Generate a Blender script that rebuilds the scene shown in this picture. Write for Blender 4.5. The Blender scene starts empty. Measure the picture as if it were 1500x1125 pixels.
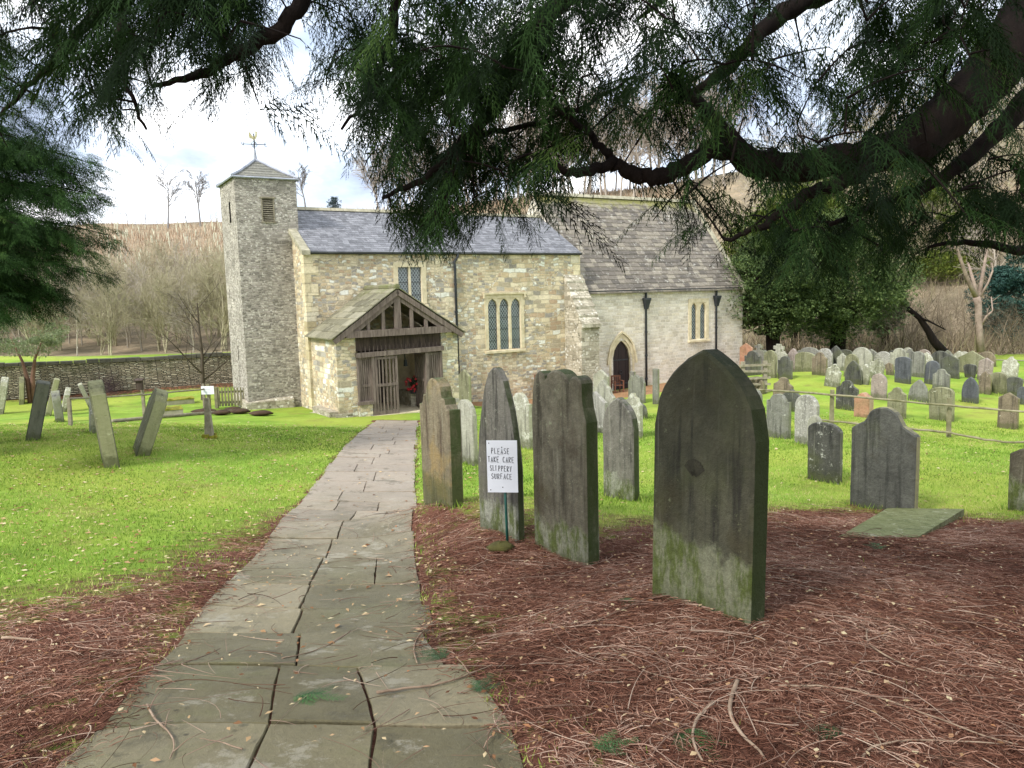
import bpy, math, random
import numpy as np
from mathutils import Matrix, Vector
random.seed(11); RNG=np.random.default_rng(11)
sc=bpy.context.scene; COL=sc.collection
rad=math.radians
# ------------------------------------------------------------------ camera frame (also used to read positions off the ground)
F=1127.0; PT,RO,A=rad(6.673),rad(-1.528),rad(30.66)
_f=np.array([0,math.cos(PT),-math.sin(PT)]); _u=np.array([0,math.sin(PT),math.cos(PT)]); _r=np.array([1.,0,0])
RT=_r*math.cos(RO)+_u*math.sin(RO); UP=_u*math.cos(RO)-_r*math.sin(RO)
RM=np.array([RT,UP,-_f]).T
EYE=np.array([0,0,1.6])
SA,CA=math.sin(A),math.cos(A)
U=np.array([CA,SA,0.]); V=np.array([-SA,CA,0.])
def ray(x,y):
    d=RM@np.array([(x-750)/F,-(y-562.5)/F,-1.]); return d/d[1]
def at(x,y,Y): return EYE+ray(x,y)*Y
def proj(p):
    c=RM.T@(np.array(p)-EYE); return 750-F*c[0]/c[2],562.5+F*c[1]/c[2]
def uv(u,v,z): return np.array([u*CA-v*SA,u*SA+v*CA,z])
# ------------------------------------------------------------------ terrain
PATH=[(1120,105,775,2.50),(1000,205,690,3.25),(950,250,632,3.95),(900,290,622,4.60),(850,335,616,5.50),(800,385,606,7.0),
      (750,430,603,8.9),(700,470,605,11.4),(660,500,609,14.2),(635,525,611,17.3),(617,548,612,21.3)]
ctrl=[]
for y,l,r,Y in PATH: ctrl+= [at(l,y,Y),at(r,y,Y)]
for p in [(1040,880,4.05),(835,812,5.9),(735,775,6.5),(650,738,7.9),(910,733,8.4),(1294,755,8.4),(1207,706,10.6),(1142,640,15.5),
          (1181,652,14),(1383,615,19.3),(1476,627,18),(1220,618,17),(1388,640,16.5),(1490,762,7.8),(1500,880,4.4),(1300,1000,3.1),(1500,1100,2.6),
          (1150,548,28),(1290,545,28),(1480,552,27),(1220,534,34),(60,1100,2.7),(100,900,4.4),(160,800,6.6),(162,680,11.6),(207,661,12.5),
          (45,643,13.5),(308,640,15),(0,1000,3.5),(0,592,27.5),(100,530,36),(884,605,22),(780,600,20)]: ctrl.append(at(*p))
for p in [(5.24,25.2,-1.84),(9,21.4,-1.9),(19,24,-2.32),(26,23.5,-2.15),(17,22.8,-2.3),(12,23.4,-2.12),(10,32,-1.9),(25,33,-2.0)]: ctrl.append(uv(*p))
for p in [(0,-3,.1),(-6,-3,.15),(6,-3,.15),(7,2,.02),(-22,14,-.8),(26,12,-1.7),(0,.5,.02)]: ctrl.append(np.array(p,float))
ctrl=np.array(ctrl); CX=ctrl[:,:2]
def _phi(r2): return np.where(r2>1e-12,.5*r2*np.log(r2+1e-12),0)
_n=len(ctrl); _K=_phi(((CX[:,None]-CX[None])**2).sum(-1))+np.eye(_n)*.02
_P=np.c_[np.ones(_n),CX]; _M=np.block([[_K,_P],[_P.T,np.zeros((3,3))]])
_W=np.linalg.solve(_M,np.r_[ctrl[:,2],0,0,0])
TT=[-1.2,-.665,-.4,-.18,.04,.2,.45,.7,1.2]
H_S=[60,56,56,60,58,52,46,44,44]; H_C=[170,170,170,165,130,120,110,105,100]
H_A=[.1,.1,.1,.106,.123,.13,.165,.205,.2]; H_0=[-1.8,-2,-2,-2,-2,-1.9,-1.8,-1.8,-1.8]
def H(x,y):
    x=np.atleast_1d(np.asarray(x,float)).ravel(); y=np.atleast_1d(np.asarray(y,float)).ravel()
    out=np.empty(len(x))
    for i in range(0,len(x),20000):
        xs,ys=x[i:i+20000],y[i:i+20000]
        xc=np.clip(xs,-26,30); yc=np.clip(ys,-3.5,37)
        r2=(xc[:,None]-CX[None,:,0])**2+(yc[:,None]-CX[None,:,1])**2
        z=_phi(r2)@_W[:_n]+_W[_n]+_W[_n+1]*xc+_W[_n+2]*yc
        z=np.clip(z,-2.6,.25)
        t=xs/np.maximum(ys,8.)
        z0=np.interp(t,TT,H_0); b=np.clip((ys-36)/16,0,1); b=b*b*(3-2*b)
        z=z*(1-b)+z0*b
        S=np.interp(t,TT,H_S); Cc=np.interp(t,TT,H_C); zc=1.6+np.interp(t,TT,H_A)*Cc
        s=np.clip((ys-S)/(Cc-S),0,1); rise=s**1.12
        bump=(np.sin(xs*.11+1)*np.cos(ys*.09)+.6*np.sin(xs*.23+ys*.17))*.55*np.clip(s*4,0,1)
        z=z+(zc-z0)*rise+bump-np.clip(ys-Cc,0,200)*.03
        out[i:i+20000]=z
    return out
def h(x,y): return float(H([x],[y])[0])
def hit(px,py):
    d=ray(px,py); Ys=np.r_[np.arange(1.2,40,.05),np.arange(40,260,.5)]
    z=1.6+d[2]*Ys-H(d[0]*Ys,Ys); k=np.argmax(z<0)
    if z[k]>=0: k=len(Ys)-1
    Y=Ys[k]
    if k>0: Y=Ys[k-1]+(Ys[k]-Ys[k-1])*z[k-1]/(z[k-1]-z[k]+1e-9)
    x=d[0]*Y; return np.array([x,Y,h(x,Y)])
# ------------------------------------------------------------------ mesh helpers
class MB:
    def __init__(s): s.v=[]; s.f=[]; s.c=[]; s.col=None
    def add(s,vs,fs):
        o=len(s.v); s.v+= [tuple(map(float,p)) for p in vs]; s.f+= [tuple(i+o for i in f) for f in fs]
        if s.col is not None: s.c+= [s.col]*len(vs)
        return s
    def box(s,a,b):
        x0,y0,z0=[min(p,q) for p,q in zip(a,b)]; x1,y1,z1=[max(p,q) for p,q in zip(a,b)]
        return s.add([(x0,y0,z0),(x1,y0,z0),(x1,y1,z0),(x0,y1,z0),(x0,y0,z1),(x1,y0,z1),(x1,y1,z1),(x0,y1,z1)],
              [(0,3,2,1),(4,5,6,7),(0,1,5,4),(1,2,6,5),(2,3,7,6),(3,0,4,7)])
    def hexa(s,p): # 8 pts bottom4 top4
        return s.add(p,[(0,3,2,1),(4,5,6,7),(0,1,5,4),(1,2,6,5),(2,3,7,6),(3,0,4,7)])
    def beam(s,p,q,w,d,up=(0,0,1),w2=None,d2=None):
        p=np.array(p,float);q=np.array(q,float);t=q-p;t/=np.linalg.norm(t)
        a=np.cross(t,up);
        if np.linalg.norm(a)<1e-4:a=np.cross(t,(0,1,0))
        a/=np.linalg.norm(a);b=np.cross(a,t); w2=w2 or w; d2=d2 or d
        P=[p+a*x*w/2+b*y*d/2 for x,y in((-1,-1),(1,-1),(1,1),(-1,1))]+[q+a*x*w2/2+b*y*d2/2 for x,y in((-1,-1),(1,-1),(1,1),(-1,1))]
        return s.hexa(P)
    def tube(s,pts,rs,n=6,cap=True):
        pts=[np.array(p,float) for p in pts]; m=len(pts)
        if not hasattr(rs,'__len__'): rs=[rs]*m
        vs=[];fs=[];ref=None
        for i in range(m):
            t=pts[min(i+1,m-1)]-pts[max(i-1,0)]; t/= (np.linalg.norm(t)+1e-9)
            if ref is None:
                ref=np.cross(t,(0,0,1) if abs(t[2])<.9 else (1,0,0)); ref/=np.linalg.norm(ref)
            ref=ref-t*(ref@t); ref/= (np.linalg.norm(ref)+1e-9); b=np.cross(t,ref)
            for k in range(n):
                an=2*math.pi*k/n; vs.append(pts[i]+(ref*math.cos(an)+b*math.sin(an))*rs[i])
        for i in range(m-1):
            for k in range(n):
                k2=(k+1)%n; fs.append((i*n+k,i*n+k2,(i+1)*n+k2,(i+1)*n+k))
        if cap: fs+= [tuple(range(n))[::-1],tuple((m-1)*n+k for k in range(n))]
        return s.add(vs,fs)
    def prism(s,poly,f0,f1): # poly 2d pts; f0,f1 map (a,b)->3d
        n=len(poly); vs=[f0(*p) for p in poly]+[f1(*p) for p in poly]
        fs=[tuple(range(n))[::-1],tuple(range(n,2*n))]+[(i,(i+1)%n,n+(i+1)%n,n+i) for i in range(n)]
        return s.add(vs,fs)
    def build(s,name,mat=None,parent=None,smooth=False,off=None):
        me=bpy.data.meshes.new(name)
        vv=s.v if off is None else [(a-off[0],b-off[1],c-off[2]) for a,b,c in s.v]
        me.from_pydata(vv,[],s.f)
        if s.c and len(s.c)==len(s.v):
            at_=me.attributes.new('tint','FLOAT','POINT'); at_.data.foreach_set('value',s.c)
        if smooth: me.polygons.foreach_set('use_smooth',[True]*len(me.polygons))
        o=bpy.data.objects.new(name,me); COL.objects.link(o)
        if mat: me.materials.append(mat)
        if parent: o.parent=parent
        return o
def np_mesh(name,v,f,mat=None,parent=None,tint=None,smooth=False):
    v=np.asarray(v,np.float32); f=np.asarray(f,np.int32); k=f.shape[1]
    me=bpy.data.meshes.new(name); me.vertices.add(len(v)); me.vertices.foreach_set('co',v.ravel())
    me.loops.add(f.size); me.loops.foreach_set('vertex_index',f.ravel())
    me.polygons.add(len(f)); me.polygons.foreach_set('loop_start',np.arange(0,f.size,k,dtype=np.int32))
    try: me.polygons.foreach_set('loop_total',np.full(len(f),k,np.int32))
    except Exception: pass
    if tint is not None:
        a=me.attributes.new('tint','FLOAT','POINT'); a.data.foreach_set('value',np.asarray(tint,np.float32))
    me.update(calc_edges=True); me.validate()
    if smooth: me.polygons.foreach_set('use_smooth',[True]*len(me.polygons))
    o=bpy.data.objects.new(name,me); COL.objects.link(o)
    if mat: me.materials.append(mat)
    if parent: o.parent=parent
    return o
def tag(o,label=None,cat=None,group=None,kind=None):
    if label:o['label']=label
    if cat:o['category']=cat
    if group:o['group']=group
    if kind:o['kind']=kind
    return o
def empty(name,loc,rz=0.):
    o=bpy.data.objects.new(name,None); COL.objects.link(o); o.location=[float(a) for a in loc]; o.rotation_euler=(0,0,rz); o.empty_display_size=.2
    return o
def copy_tree(o,parent=None):
    c=o.copy(); COL.objects.link(c)
    if parent: c.parent=parent
    for ch in list(o.children): copy_tree(ch,c)
    return c
# ------------------------------------------------------------------ materials
def lin(hx):
    if not isinstance(hx,str): return hx
    c=[int(hx[i:i+2],16)/255 for i in (0,2,4)]
    return tuple((x/12.92 if x<=.04045 else ((x+.055)/1.055)**2.4) for x in c)+(1.,)
def br(cols,k,sat=1.):   # the same colours, lighter or greyer
    out=[]
    for hx in cols:
        c=lin(hx)[:3]; g=sum(c)/3; out.append(tuple(min(.8,(g+(x-g)*sat)*k) for x in c)+(1.,))
    return out
class NT:
    def __init__(s,name,world=False):
        if world: s.t=world.node_tree
        else:
            s.m=bpy.data.materials.new(name); s.m.use_nodes=True; s.t=s.m.node_tree
        s.t.nodes.clear(); s.L=s.t.links
    def n(s,ty,**kw):
        o=s.t.nodes.new(ty)
        for k,v in kw.items():
            if k[0]=='_': setattr(o,k[1:],v)
        return o
    def put(s,sock,val):
        if val is None: return
        if isinstance(val,bpy.types.NodeSocket): s.L.new(val,sock)
        else:
            try: sock.default_value=val
            except Exception:
                sock.default_value=tuple(val)[:3] if len(val)>3 else tuple(val)+(1,)
    def coord(s,which='Object'): return s.n('ShaderNodeTexCoord').outputs[which]
    def math(s,op,a,b=None,c=None,clamp=False):
        o=s.n('ShaderNodeMath',_operation=op,_use_clamp=clamp); s.put(o.inputs[0],a); s.put(o.inputs[1],b)
        if c is not None: s.put(o.inputs[2],c)
        return o.outputs[0]
    def vmath(s,op,a,b=None,sc=None):
        o=s.n('ShaderNodeVectorMath',_operation=op); s.put(o.inputs[0],a); s.put(o.inputs[1],b)
        if sc is not None: s.put(o.inputs['Scale'],sc)
        return o.outputs['Value'] if op in('LENGTH','DOT_PRODUCT') else o.outputs[0]
    def sep(s,v): o=s.n('ShaderNodeSeparateXYZ'); s.put(o.inputs[0],v); return o.outputs
    def comb(s,x,y,z):
        o=s.n('ShaderNodeCombineXYZ'); s.put(o.inputs[0],x);s.put(o.inputs[1],y);s.put(o.inputs[2],z); return o.outputs[0]
    def mapv(s,v,scale=(1,1,1),loc=(0,0,0),rot=(0,0,0)):
        o=s.n('ShaderNodeMapping'); s.put(o.inputs[0],v); o.inputs[1].default_value=loc;o.inputs[2].default_value=rot;o.inputs[3].default_value=scale; return o.outputs[0]
    def noise(s,v,scale,detail=4,rough=.55,dist=0,out='Fac'):
        o=s.n('ShaderNodeTexNoise'); s.put(o.inputs['Vector'],v); s.put(o.inputs['Scale'],scale); o.inputs['Detail'].default_value=detail
        o.inputs['Roughness'].default_value=rough; o.inputs['Distortion'].default_value=dist; return o.outputs[out]
    def vor(s,v,scale,feature='F1',out='Distance',rnd=1):
        o=s.n('ShaderNodeTexVoronoi',_feature=feature); s.put(o.inputs['Vector'],v); s.put(o.inputs['Scale'],scale); o.inputs['Randomness'].default_value=rnd; return o.outputs[out]
    def ramp(s,f,stops,interp='LINEAR'):
        o=s.n('ShaderNodeValToRGB'); r=o.color_ramp; r.interpolation=interp
        while len(r.elements)<len(stops): r.elements.new(.5)
        for e,(p,c) in zip(r.elements,stops):
            e.position=p; e.color=c if hasattr(c,'__len__') else (c,c,c,1)
        s.put(o.inputs[0],f); return o.outputs[0]
    def mr(s,v,a,b,c=0.,d=1.):
        o=s.n('ShaderNodeMapRange',_interpolation_type='SMOOTHSTEP'); s.put(o.inputs[0],v)
        for i,x in enumerate((a,b,c,d)): s.put(o.inputs[i+1],x)
        return o.outputs[0]
    def mix(s,f,a,b,mode='MIX'):
        o=s.n('ShaderNodeMix',_data_type='RGBA',_blend_type=mode); s.put(o.inputs[0],f); s.put(o.inputs[6],a); s.put(o.inputs[7],b); return o.outputs[2]
    def attr(s,name): return s.n('ShaderNodeAttribute',_attribute_name=name).outputs['Fac']
    def bump(s,hgt,strength=.5,dist=.02,nrm=None):
        o=s.n('ShaderNodeBump'); s.put(o.inputs['Height'],hgt); o.inputs['Strength'].default_value=strength; o.inputs['Distance'].default_value=dist
        if nrm is not None: s.put(o.inputs['Normal'],nrm)
        return o.outputs[0]
    def out(s,col,rough=.85,nrm=None,spec=.3,metal=0,trans=None):
        b=s.n('ShaderNodeBsdfPrincipled'); s.put(b.inputs['Base Color'],col); s.put(b.inputs['Roughness'],rough); s.put(b.inputs['Specular IOR Level'],spec); s.put(b.inputs['Metallic'],metal)
        if nrm is not None: s.put(b.inputs['Normal'],nrm)
        sh=b.outputs[0]
        if trans is not None:
            t=s.n('ShaderNodeBsdfTranslucent'); s.put(t.inputs[0],col); m=s.n('ShaderNodeMixShader'); m.inputs[0].default_value=trans
            s.L.new(sh,m.inputs[1]); s.L.new(t.outputs[0],m.inputs[2]); sh=m.outputs[0]
        o=s.n('ShaderNodeOutputMaterial'); s.L.new(sh,o.inputs[0]); return s.m
    def objrand(s): return s.n('ShaderNodeObjectInfo').outputs['Random']
def shifted(n,v): # coordinates shifted per object so copies differ
    r=n.objrand(); return n.vmath('ADD',v,n.comb(n.math('MULTIPLY',r,37.),n.math('MULTIPLY',r,91.),n.math('MULTIPLY',r,17.)))
def mat_simple(name,c1,c2,scale=6,rough=.85,bump=.3,spec=.3,stretch=(1,1,1),metal=0):
    n=NT(name); v=n.mapv(shifted(n,n.coord()),stretch)
    f=n.noise(v,scale,6,.65); c=n.ramp(f,[(.3,lin(c1)),(.7,lin(c2))])
    return n.out(c,rough,n.bump(n.noise(v,scale*3,5,.7),bump,.01),spec,metal)
def mat_foliage(name,cols,rough=.6,trans=.25,spec=.3):
    n=NT(name); t=n.attr('tint'); c=n.ramp(t,[(i/(len(cols)-1),lin(x)) for i,x in enumerate(cols)])
    return n.out(c,rough,None,spec,0,trans)
def wallvec(n,z_off=0.):
    x=n.sep(n.coord()); return n.comb(n.math('ADD',x[0],x[1]),x[2],0.)
def mat_masonry(name,cols,mortar,bw=.4,bh=.19,warp=.05,msz=.012,lich=None,lich_t=.62,grime=None,rubble=0.,bumpd=.03,mortar_w=1.,spots=None,spot_s=9.):
    n=NT(name); p=wallvec(n); o=n.coord()
    w=n.noise(o,1.6,3,.5,0,'Color'); w2=n.noise(o,7.,2,.5,0,'Color')
    d=n.vmath('SCALE',n.vmath('SUBTRACT',w,(.5,.5,.5)),None,warp*2.2); d2=n.vmath('SCALE',n.vmath('SUBTRACT',w2,(.5,.5,.5)),None,warp*.9)
    q=n.vmath('ADD',n.vmath('ADD',p,d),d2)
    q=n.comb(n.sep(q)[0],n.sep(q)[1],0.)
    b=n.n('ShaderNodeTexBrick',_offset=.43,_squash=1.45,_squash_frequency=3); n.put(b.inputs['Vector'],q)
    b.inputs['Color1'].default_value=(0,0,0,1); b.inputs['Color2'].default_value=(1,1,1,1); b.inputs['Mortar'].default_value=(.5,.5,.5,1)
    for k,vv in (('Scale',1.),('Mortar Size',msz),('Mortar Smooth',.35),('Brick Width',bw),('Row Height',bh)): b.inputs[k].default_value=vv
    rnd=n.sep(b.outputs['Color'])[0]; mort=b.outputs['Fac']
    if rubble>0:
        b2=n.n('ShaderNodeTexBrick',_offset=.37,_squash=.7,_squash_frequency=2); n.put(b2.inputs['Vector'],n.vmath('ADD',q,n.vmath('SCALE',n.vmath('SUBTRACT',n.noise(o,3.3,2,.5,0,'Color'),(.5,.5,.5)),None,warp*2.)))
        b2.inputs['Color1'].default_value=(0,0,0,1); b2.inputs['Color2'].default_value=(1,1,1,1); b2.inputs['Mortar'].default_value=(.5,.5,.5,1)
        for k,vv in (('Scale',1.),('Mortar Size',msz*.9),('Mortar Smooth',.5),('Brick Width',bw*.62),('Row Height',bh*.58)): b2.inputs[k].default_value=vv
        rnd2=n.sep(b2.outputs['Color'])[0]; m2=b2.outputs['Fac']
        sel=n.mr(n.noise(o,.7,3),.5-(rubble-.5)*.5-.02,.5-(rubble-.5)*.5+.02)
        rnd=n.math('ADD',n.math('MULTIPLY',rnd,n.math('SUBTRACT',1.,sel)),n.math('MULTIPLY',rnd2,sel))
        mort=n.math('ADD',n.math('MULTIPLY',mort,n.math('SUBTRACT',1.,sel)),n.math('MULTIPLY',m2,sel))
    k=len(cols); c=n.ramp(rnd,[(i/(k-1) if k>1 else 0,lin(x)) for i,x in enumerate(cols)],'CONSTANT' if k>5 else 'LINEAR')
    fine=n.noise(o,14,8,.7); c=n.mix(.8,c,n.ramp(fine,[(.25,(.62,.6,.58,1)),(.7,(1.15,1.15,1.15,1))]),'MULTIPLY')
    blot=n.noise(o,1.1,5,.6); c=n.mix(.7,c,n.ramp(blot,[(.3,(.72,.7,.68,1)),(.65,(1.12,1.1,1.08,1))]),'MULTIPLY')
    c=n.mix(n.math('MULTIPLY',mort,mortar_w),c,lin(mortar))
    if spots:
        s_=n.math('MULTIPLY',n.mr(n.vor(n.vmath('ADD',o,d2),spot_s,'F1'),.34,.2),n.mr(n.noise(o,2.,3),.4,.6)); c=n.mix(s_,c,lin(spots))
    if lich:
        l=n.mr(n.noise(o,5,8,.75),lich_t,lich_t+.07); c=n.mix(l,c,lin(lich))
    if grime:
        g=n.mr(n.math('ADD',n.noise(o,1.7,6,.7),0.),.5,.68); c=n.mix(n.math('MULTIPLY',g,.55),c,lin(grime))
    hgt=n.math('SUBTRACT',n.math('ADD',n.math('MULTIPLY',fine,.6),n.math('MULTIPLY',rnd,.25)),n.math('MULTIPLY',mort,.9))
    return n.out(c,.92,n.bump(hgt,.9,bumpd),.15)
M={}
M['nave']=mat_masonry('nave_rubble_stone',br(['a99a7a','c8b58c','dacaa2','bda67a','d3c196','b3966f','a69f90','e6dec6','c2a97a','968f82','d6c498','cdbd98'],1.18,.68),'cdc3a8',.34,.165,.075,.013,'cfc8b0',.6,'8a8266',.6,.035,.75)
M['quoin']=mat_masonry('pale_dressed_stone',br(['b8ac8c','cfc4a6','a89c7c','c9c2ae'],1.2),'b5aa8c',.5,.3,.03,.008,'8f8768')
M['tower']=mat_masonry('tower_stone',br(['857f76','989188','a8a197','77726a','b4aea3','8d857a'],1.3,.9),'a09a8e',.24,.1,.07,.013,'c4beb2',.58,'6f6a60',.7,.05,.7,'cfc9be',9.)
M['chancel']=mat_masonry('pale_chancel_stone',br(['c9c2b0','dcd5c4','d2c8b0','bfb6a4','e2dccd'],1.06,.85),'e0d9ca',.27,.125,.035,.013,None,.6,'b5aa90')
M['butt']=mat_masonry('lichened_buttress_stone',br(['9a927e','b6ae9a','847c68','c3bba8'],1.2,.85),'a8a08c',.34,.17,.05,.013,'6d6a58',.56,None,.5,.04,1.,'dcd8cc',7.)
M['drywall']=mat_masonry('field_wall_stone',br(['5e584a','7e7664','958d7a','6b6351','a8a08e'],2.2),'4c483e',.36,.10,.06,.02,None,.6,'4f5238',.7,.06)
M['trim']=mat_simple('dressed_window_stone',*br(['a89b7c','cfc3a6'],1.15),5,.9,.3)
M['coping']=mat_simple('weathered_coping_stone',*br(['6f6b58','a39d88'],1.2),4,.95,.4)
M['oak']=mat_simple('weathered_oak','4d423c','86786e',3,.85,.5,.2,(6,6,.7))
M['oakdark']=mat_simple('dark_oak','2b2420','55483f',3,.85,.5,.2,(6,6,.7))
M['wood']=mat_simple('grey_fence_wood','6b6352','9a927f',4,.9,.5,.2,(2,2,2))
M['mossywood']=mat_simple('mossy_fence_wood','5c5a3c','938c72',5,.9,.5,.2)
M['iron']=mat_simple('black_cast_iron','1f2226','33373b',6,.5,.2,.4)
M['lead']=mat_simple('lead_flashing','7d8088','a4a7b0',3,.6,.2,.4)
M['gold']=mat_simple('gilded_metal','a89a6a','d6cca0',5,.45,.1,.5,(1,1,1),.4)
M['doorw']=mat_simple('dark_door_planks','1e1716','392c29',3,.7,.4,.3,(9,9,.6))
M['dark']=mat_simple('painted_interior_shade','14120f','231f1b',3,.95,.1)
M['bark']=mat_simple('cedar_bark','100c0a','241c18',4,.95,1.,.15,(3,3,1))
M['greybark']=mat_simple('grey_brown_bark','5e5345','8a7d6a',3,.95,.5,.1)
M['palebark']=mat_simple('pale_bark','6f6054','a39184',3,.9,.5,.1)
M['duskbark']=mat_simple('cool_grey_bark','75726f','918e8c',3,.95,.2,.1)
M['soil']=mat_simple('bare_soil','2e2218','4f3d2c',6,.95,.8)
M['twig']=mat_simple('fallen_twig_bark','6f5a48','a8927c',9,.85,.4)
M['signw']=mat_simple('white_painted_board','d6d8dc','e6e8ec',2,.5,.05)
M['ink']=mat_simple('black_marker','17171a','26262a',5,.6,.02)
M['greenpost']=mat_simple('green_painted_steel','14423a','1f5a4d',6,.45,.1,.5)
M['redwood']=mat_simple('red_brown_bench_wood','5c3a2a','7d5340',5,.7,.3)
M['redflower']=mat_simple('red_petals','8e1420','c22a35',9,.6,.2)
M['yellowmoss']=mat_simple('yellow_moss','5f6420','9a9230',7,.95,1.)
M['clay']=mat_simple('brown_clay_ground','8d6b4c','a8845f',4,.95,.4)
# glass with diamond leading
def mat_glass():
    n=NT('leaded_glass'); x=n.sep(n.coord()); s=n.math('ADD',x[0],x[1])
    a=n.math('ADD',n.math('MULTIPLY',s,9.5),n.math('MULTIPLY',x[2],6.8)); b=n.math('SUBTRACT',n.math('MULTIPLY',s,9.5),n.math('MULTIPLY',x[2],6.8))
    def line(v): return n.math('GREATER_THAN',n.math('ABSOLUTE',n.math('SUBTRACT',n.math('FRACT',v),.5)),.39)
    l=n.math('MAXIMUM',line(a),line(b)); cr=n.noise(n.coord(),6,2)
    c=n.mix(l,n.ramp(cr,[(.35,lin('252c30')),(.65,lin('4c5558'))]),lin('8f979a'))
    return n.out(c,n.math('ADD',n.math('MULTIPLY',l,.4),.12),n.bump(cr,.3,.01),.5)
M['glass']=mat_glass()
def mat_slate(name,cols,moss=None,moss_hi=False,lich=None,rough=.6,z0=0.,z1=1.):
    n=NT(name); o=n.coord(); t=n.attr('tint'); k=len(cols)
    c=n.ramp(t,[(i/(k-1),lin(x)) for i,x in enumerate(cols)]); f=n.noise(o,9,8,.7)
    c=n.mix(.8,c,n.ramp(f,[(.3,(.6,.6,.6,1)),(.7,(1.25,1.25,1.25,1))]),'MULTIPLY')
    if lich: c=n.mix(n.mr(n.noise(o,4.5,6,.75),.56,.66),c,lin(lich))
    if moss:
        z=n.sep(o)[2]; m=n.mr(n.math('ADD',n.mr(z,z0,z1),n.math('MULTIPLY',n.noise(o,2.2,6,.7),.9)),.95,1.25); c=n.mix(m,c,lin(moss))
    return n.out(c,rough,n.bump(f,.6,.015),.35)
M['slate']=mat_slate('purple_grey_slate',br(['605e67','6c6a74','777580','85838d'],1.0,.25),None,False,'8f8d90',.5)
M['stoneslate']=mat_slate('stone_roof_slabs',br(['57514a','665f56','736b60','867e70'],1.1),'7d7a48',True,'a29e94',.75,6.0,8.4)
M['porchslate']=mat_slate('mossy_porch_slabs',['5f5b4a','6d6955','7d7862','8f8a76'],'65693a',True,'8f8b74',.85,1.4,6.)
M['towerslate']=mat_slate('olive_grey_tower_slabs',['63625a','6d6c63','78766c','848277'],'77776a',False,'8f8c78',.85,20,30)
# gravestones: one recipe, several kinds of stone
def mat_grave(name,c1,c2,streak,lich=None,la=.6,ls=7.,moss='3f4a1c',edge=.6,splash=None,sh=.4,rough=.85,mossb=.15,stain=None):
    n=NT(name); o=n.coord(); v=shifted(n,o); x=n.sep(o); nr=n.sep(n.coord('Normal'))
    f=n.noise(v,3.5,6,.65); c=n.ramp(f,[(.3,lin(c1)),(.7,lin(c2))])
    st=n.noise(n.mapv(v,(9,9,.8)),1.4,5,.6); c=n.mix(n.mr(st,.48,.68,0,.85),c,lin(streak))
    fine=n.noise(v,26,6,.75); c=n.mix(.75,c,n.ramp(fine,[(.3,(.65,.65,.65,1)),(.7,(1.25,1.25,1.25,1))]),'MULTIPLY')
    if stain: c=n.mix(n.mr(n.noise(v,1.9,4,.6),.52,.66,0,.8),c,lin(stain))
    c=n.mix(n.mr(n.noise(n.mapv(v,(1,1,.6)),2.3,6,.7),.5,.72,0,.7),c,lin(streak)); c=n.mix(n.mr(n.noise(n.mapv(v,(14,14,.7),(5,3,1)),1.1,4,.6),.6,.75,0,.35),c,lin('a8a692'))
    c=n.mix(n.mr(n.noise(v,1.3,5,.65),.5,.7,0,.4),c,lin('5a5f38'))
    if lich:
        l=n.math('MULTIPLY',n.mr(n.noise(v,ls,7,.8),la,la+.05),n.mr(n.noise(v,2.2,2),.35,.5)); c=n.mix(l,c,lin(lich))
    if splash:
        zz=n.math('ADD',x[2],n.math('MULTIPLY',n.math('SUBTRACT',n.noise(v,2.1,8,.75),.5),.75)); s_=n.mr(zz,sh,sh-.1,0,.88)
        sc_=n.mix(n.mr(n.noise(n.mapv(v,(5,5,1.6)),2.,7,.75),.42,.6),lin(splash),lin('57622a')); sc_=n.mix(.8,sc_,n.ramp(fine,[(.3,(.5,.5,.5,1)),(.7,(1.35,1.35,1.35,1))]),'MULTIPLY')
        c=n.mix(s_,c,sc_)
    up=n.math('MAXIMUM',n.math('MAXIMUM',nr[2],0.),n.math('ABSOLUTE',nr[0])); e=n.math('MULTIPLY',n.mr(n.math('ADD',up,n.math('MULTIPLY',n.noise(n.mapv(v,(1,1,.5)),5,7,.75),.9)),1.12,1.5),edge)
    c=n.mix(e,c,lin(moss))
    mb=n.mr(n.math('SUBTRACT',x[2],n.math('MULTIPLY',n.math('SUBTRACT',n.noise(v,7,6,.7),.4),.5)),mossb,mossb-.12); c=n.mix(n.math('MULTIPLY',mb,.6),c,lin('454a26'))
    hg=n.math('ADD',n.math('MULTIPLY',fine,.7),f)
    return n.out(c,rough,n.bump(n.math('ADD',hg,n.math('MULTIPLY',n.noise(v,9,8,.8),1.2)),1.,.022),.25)
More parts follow.
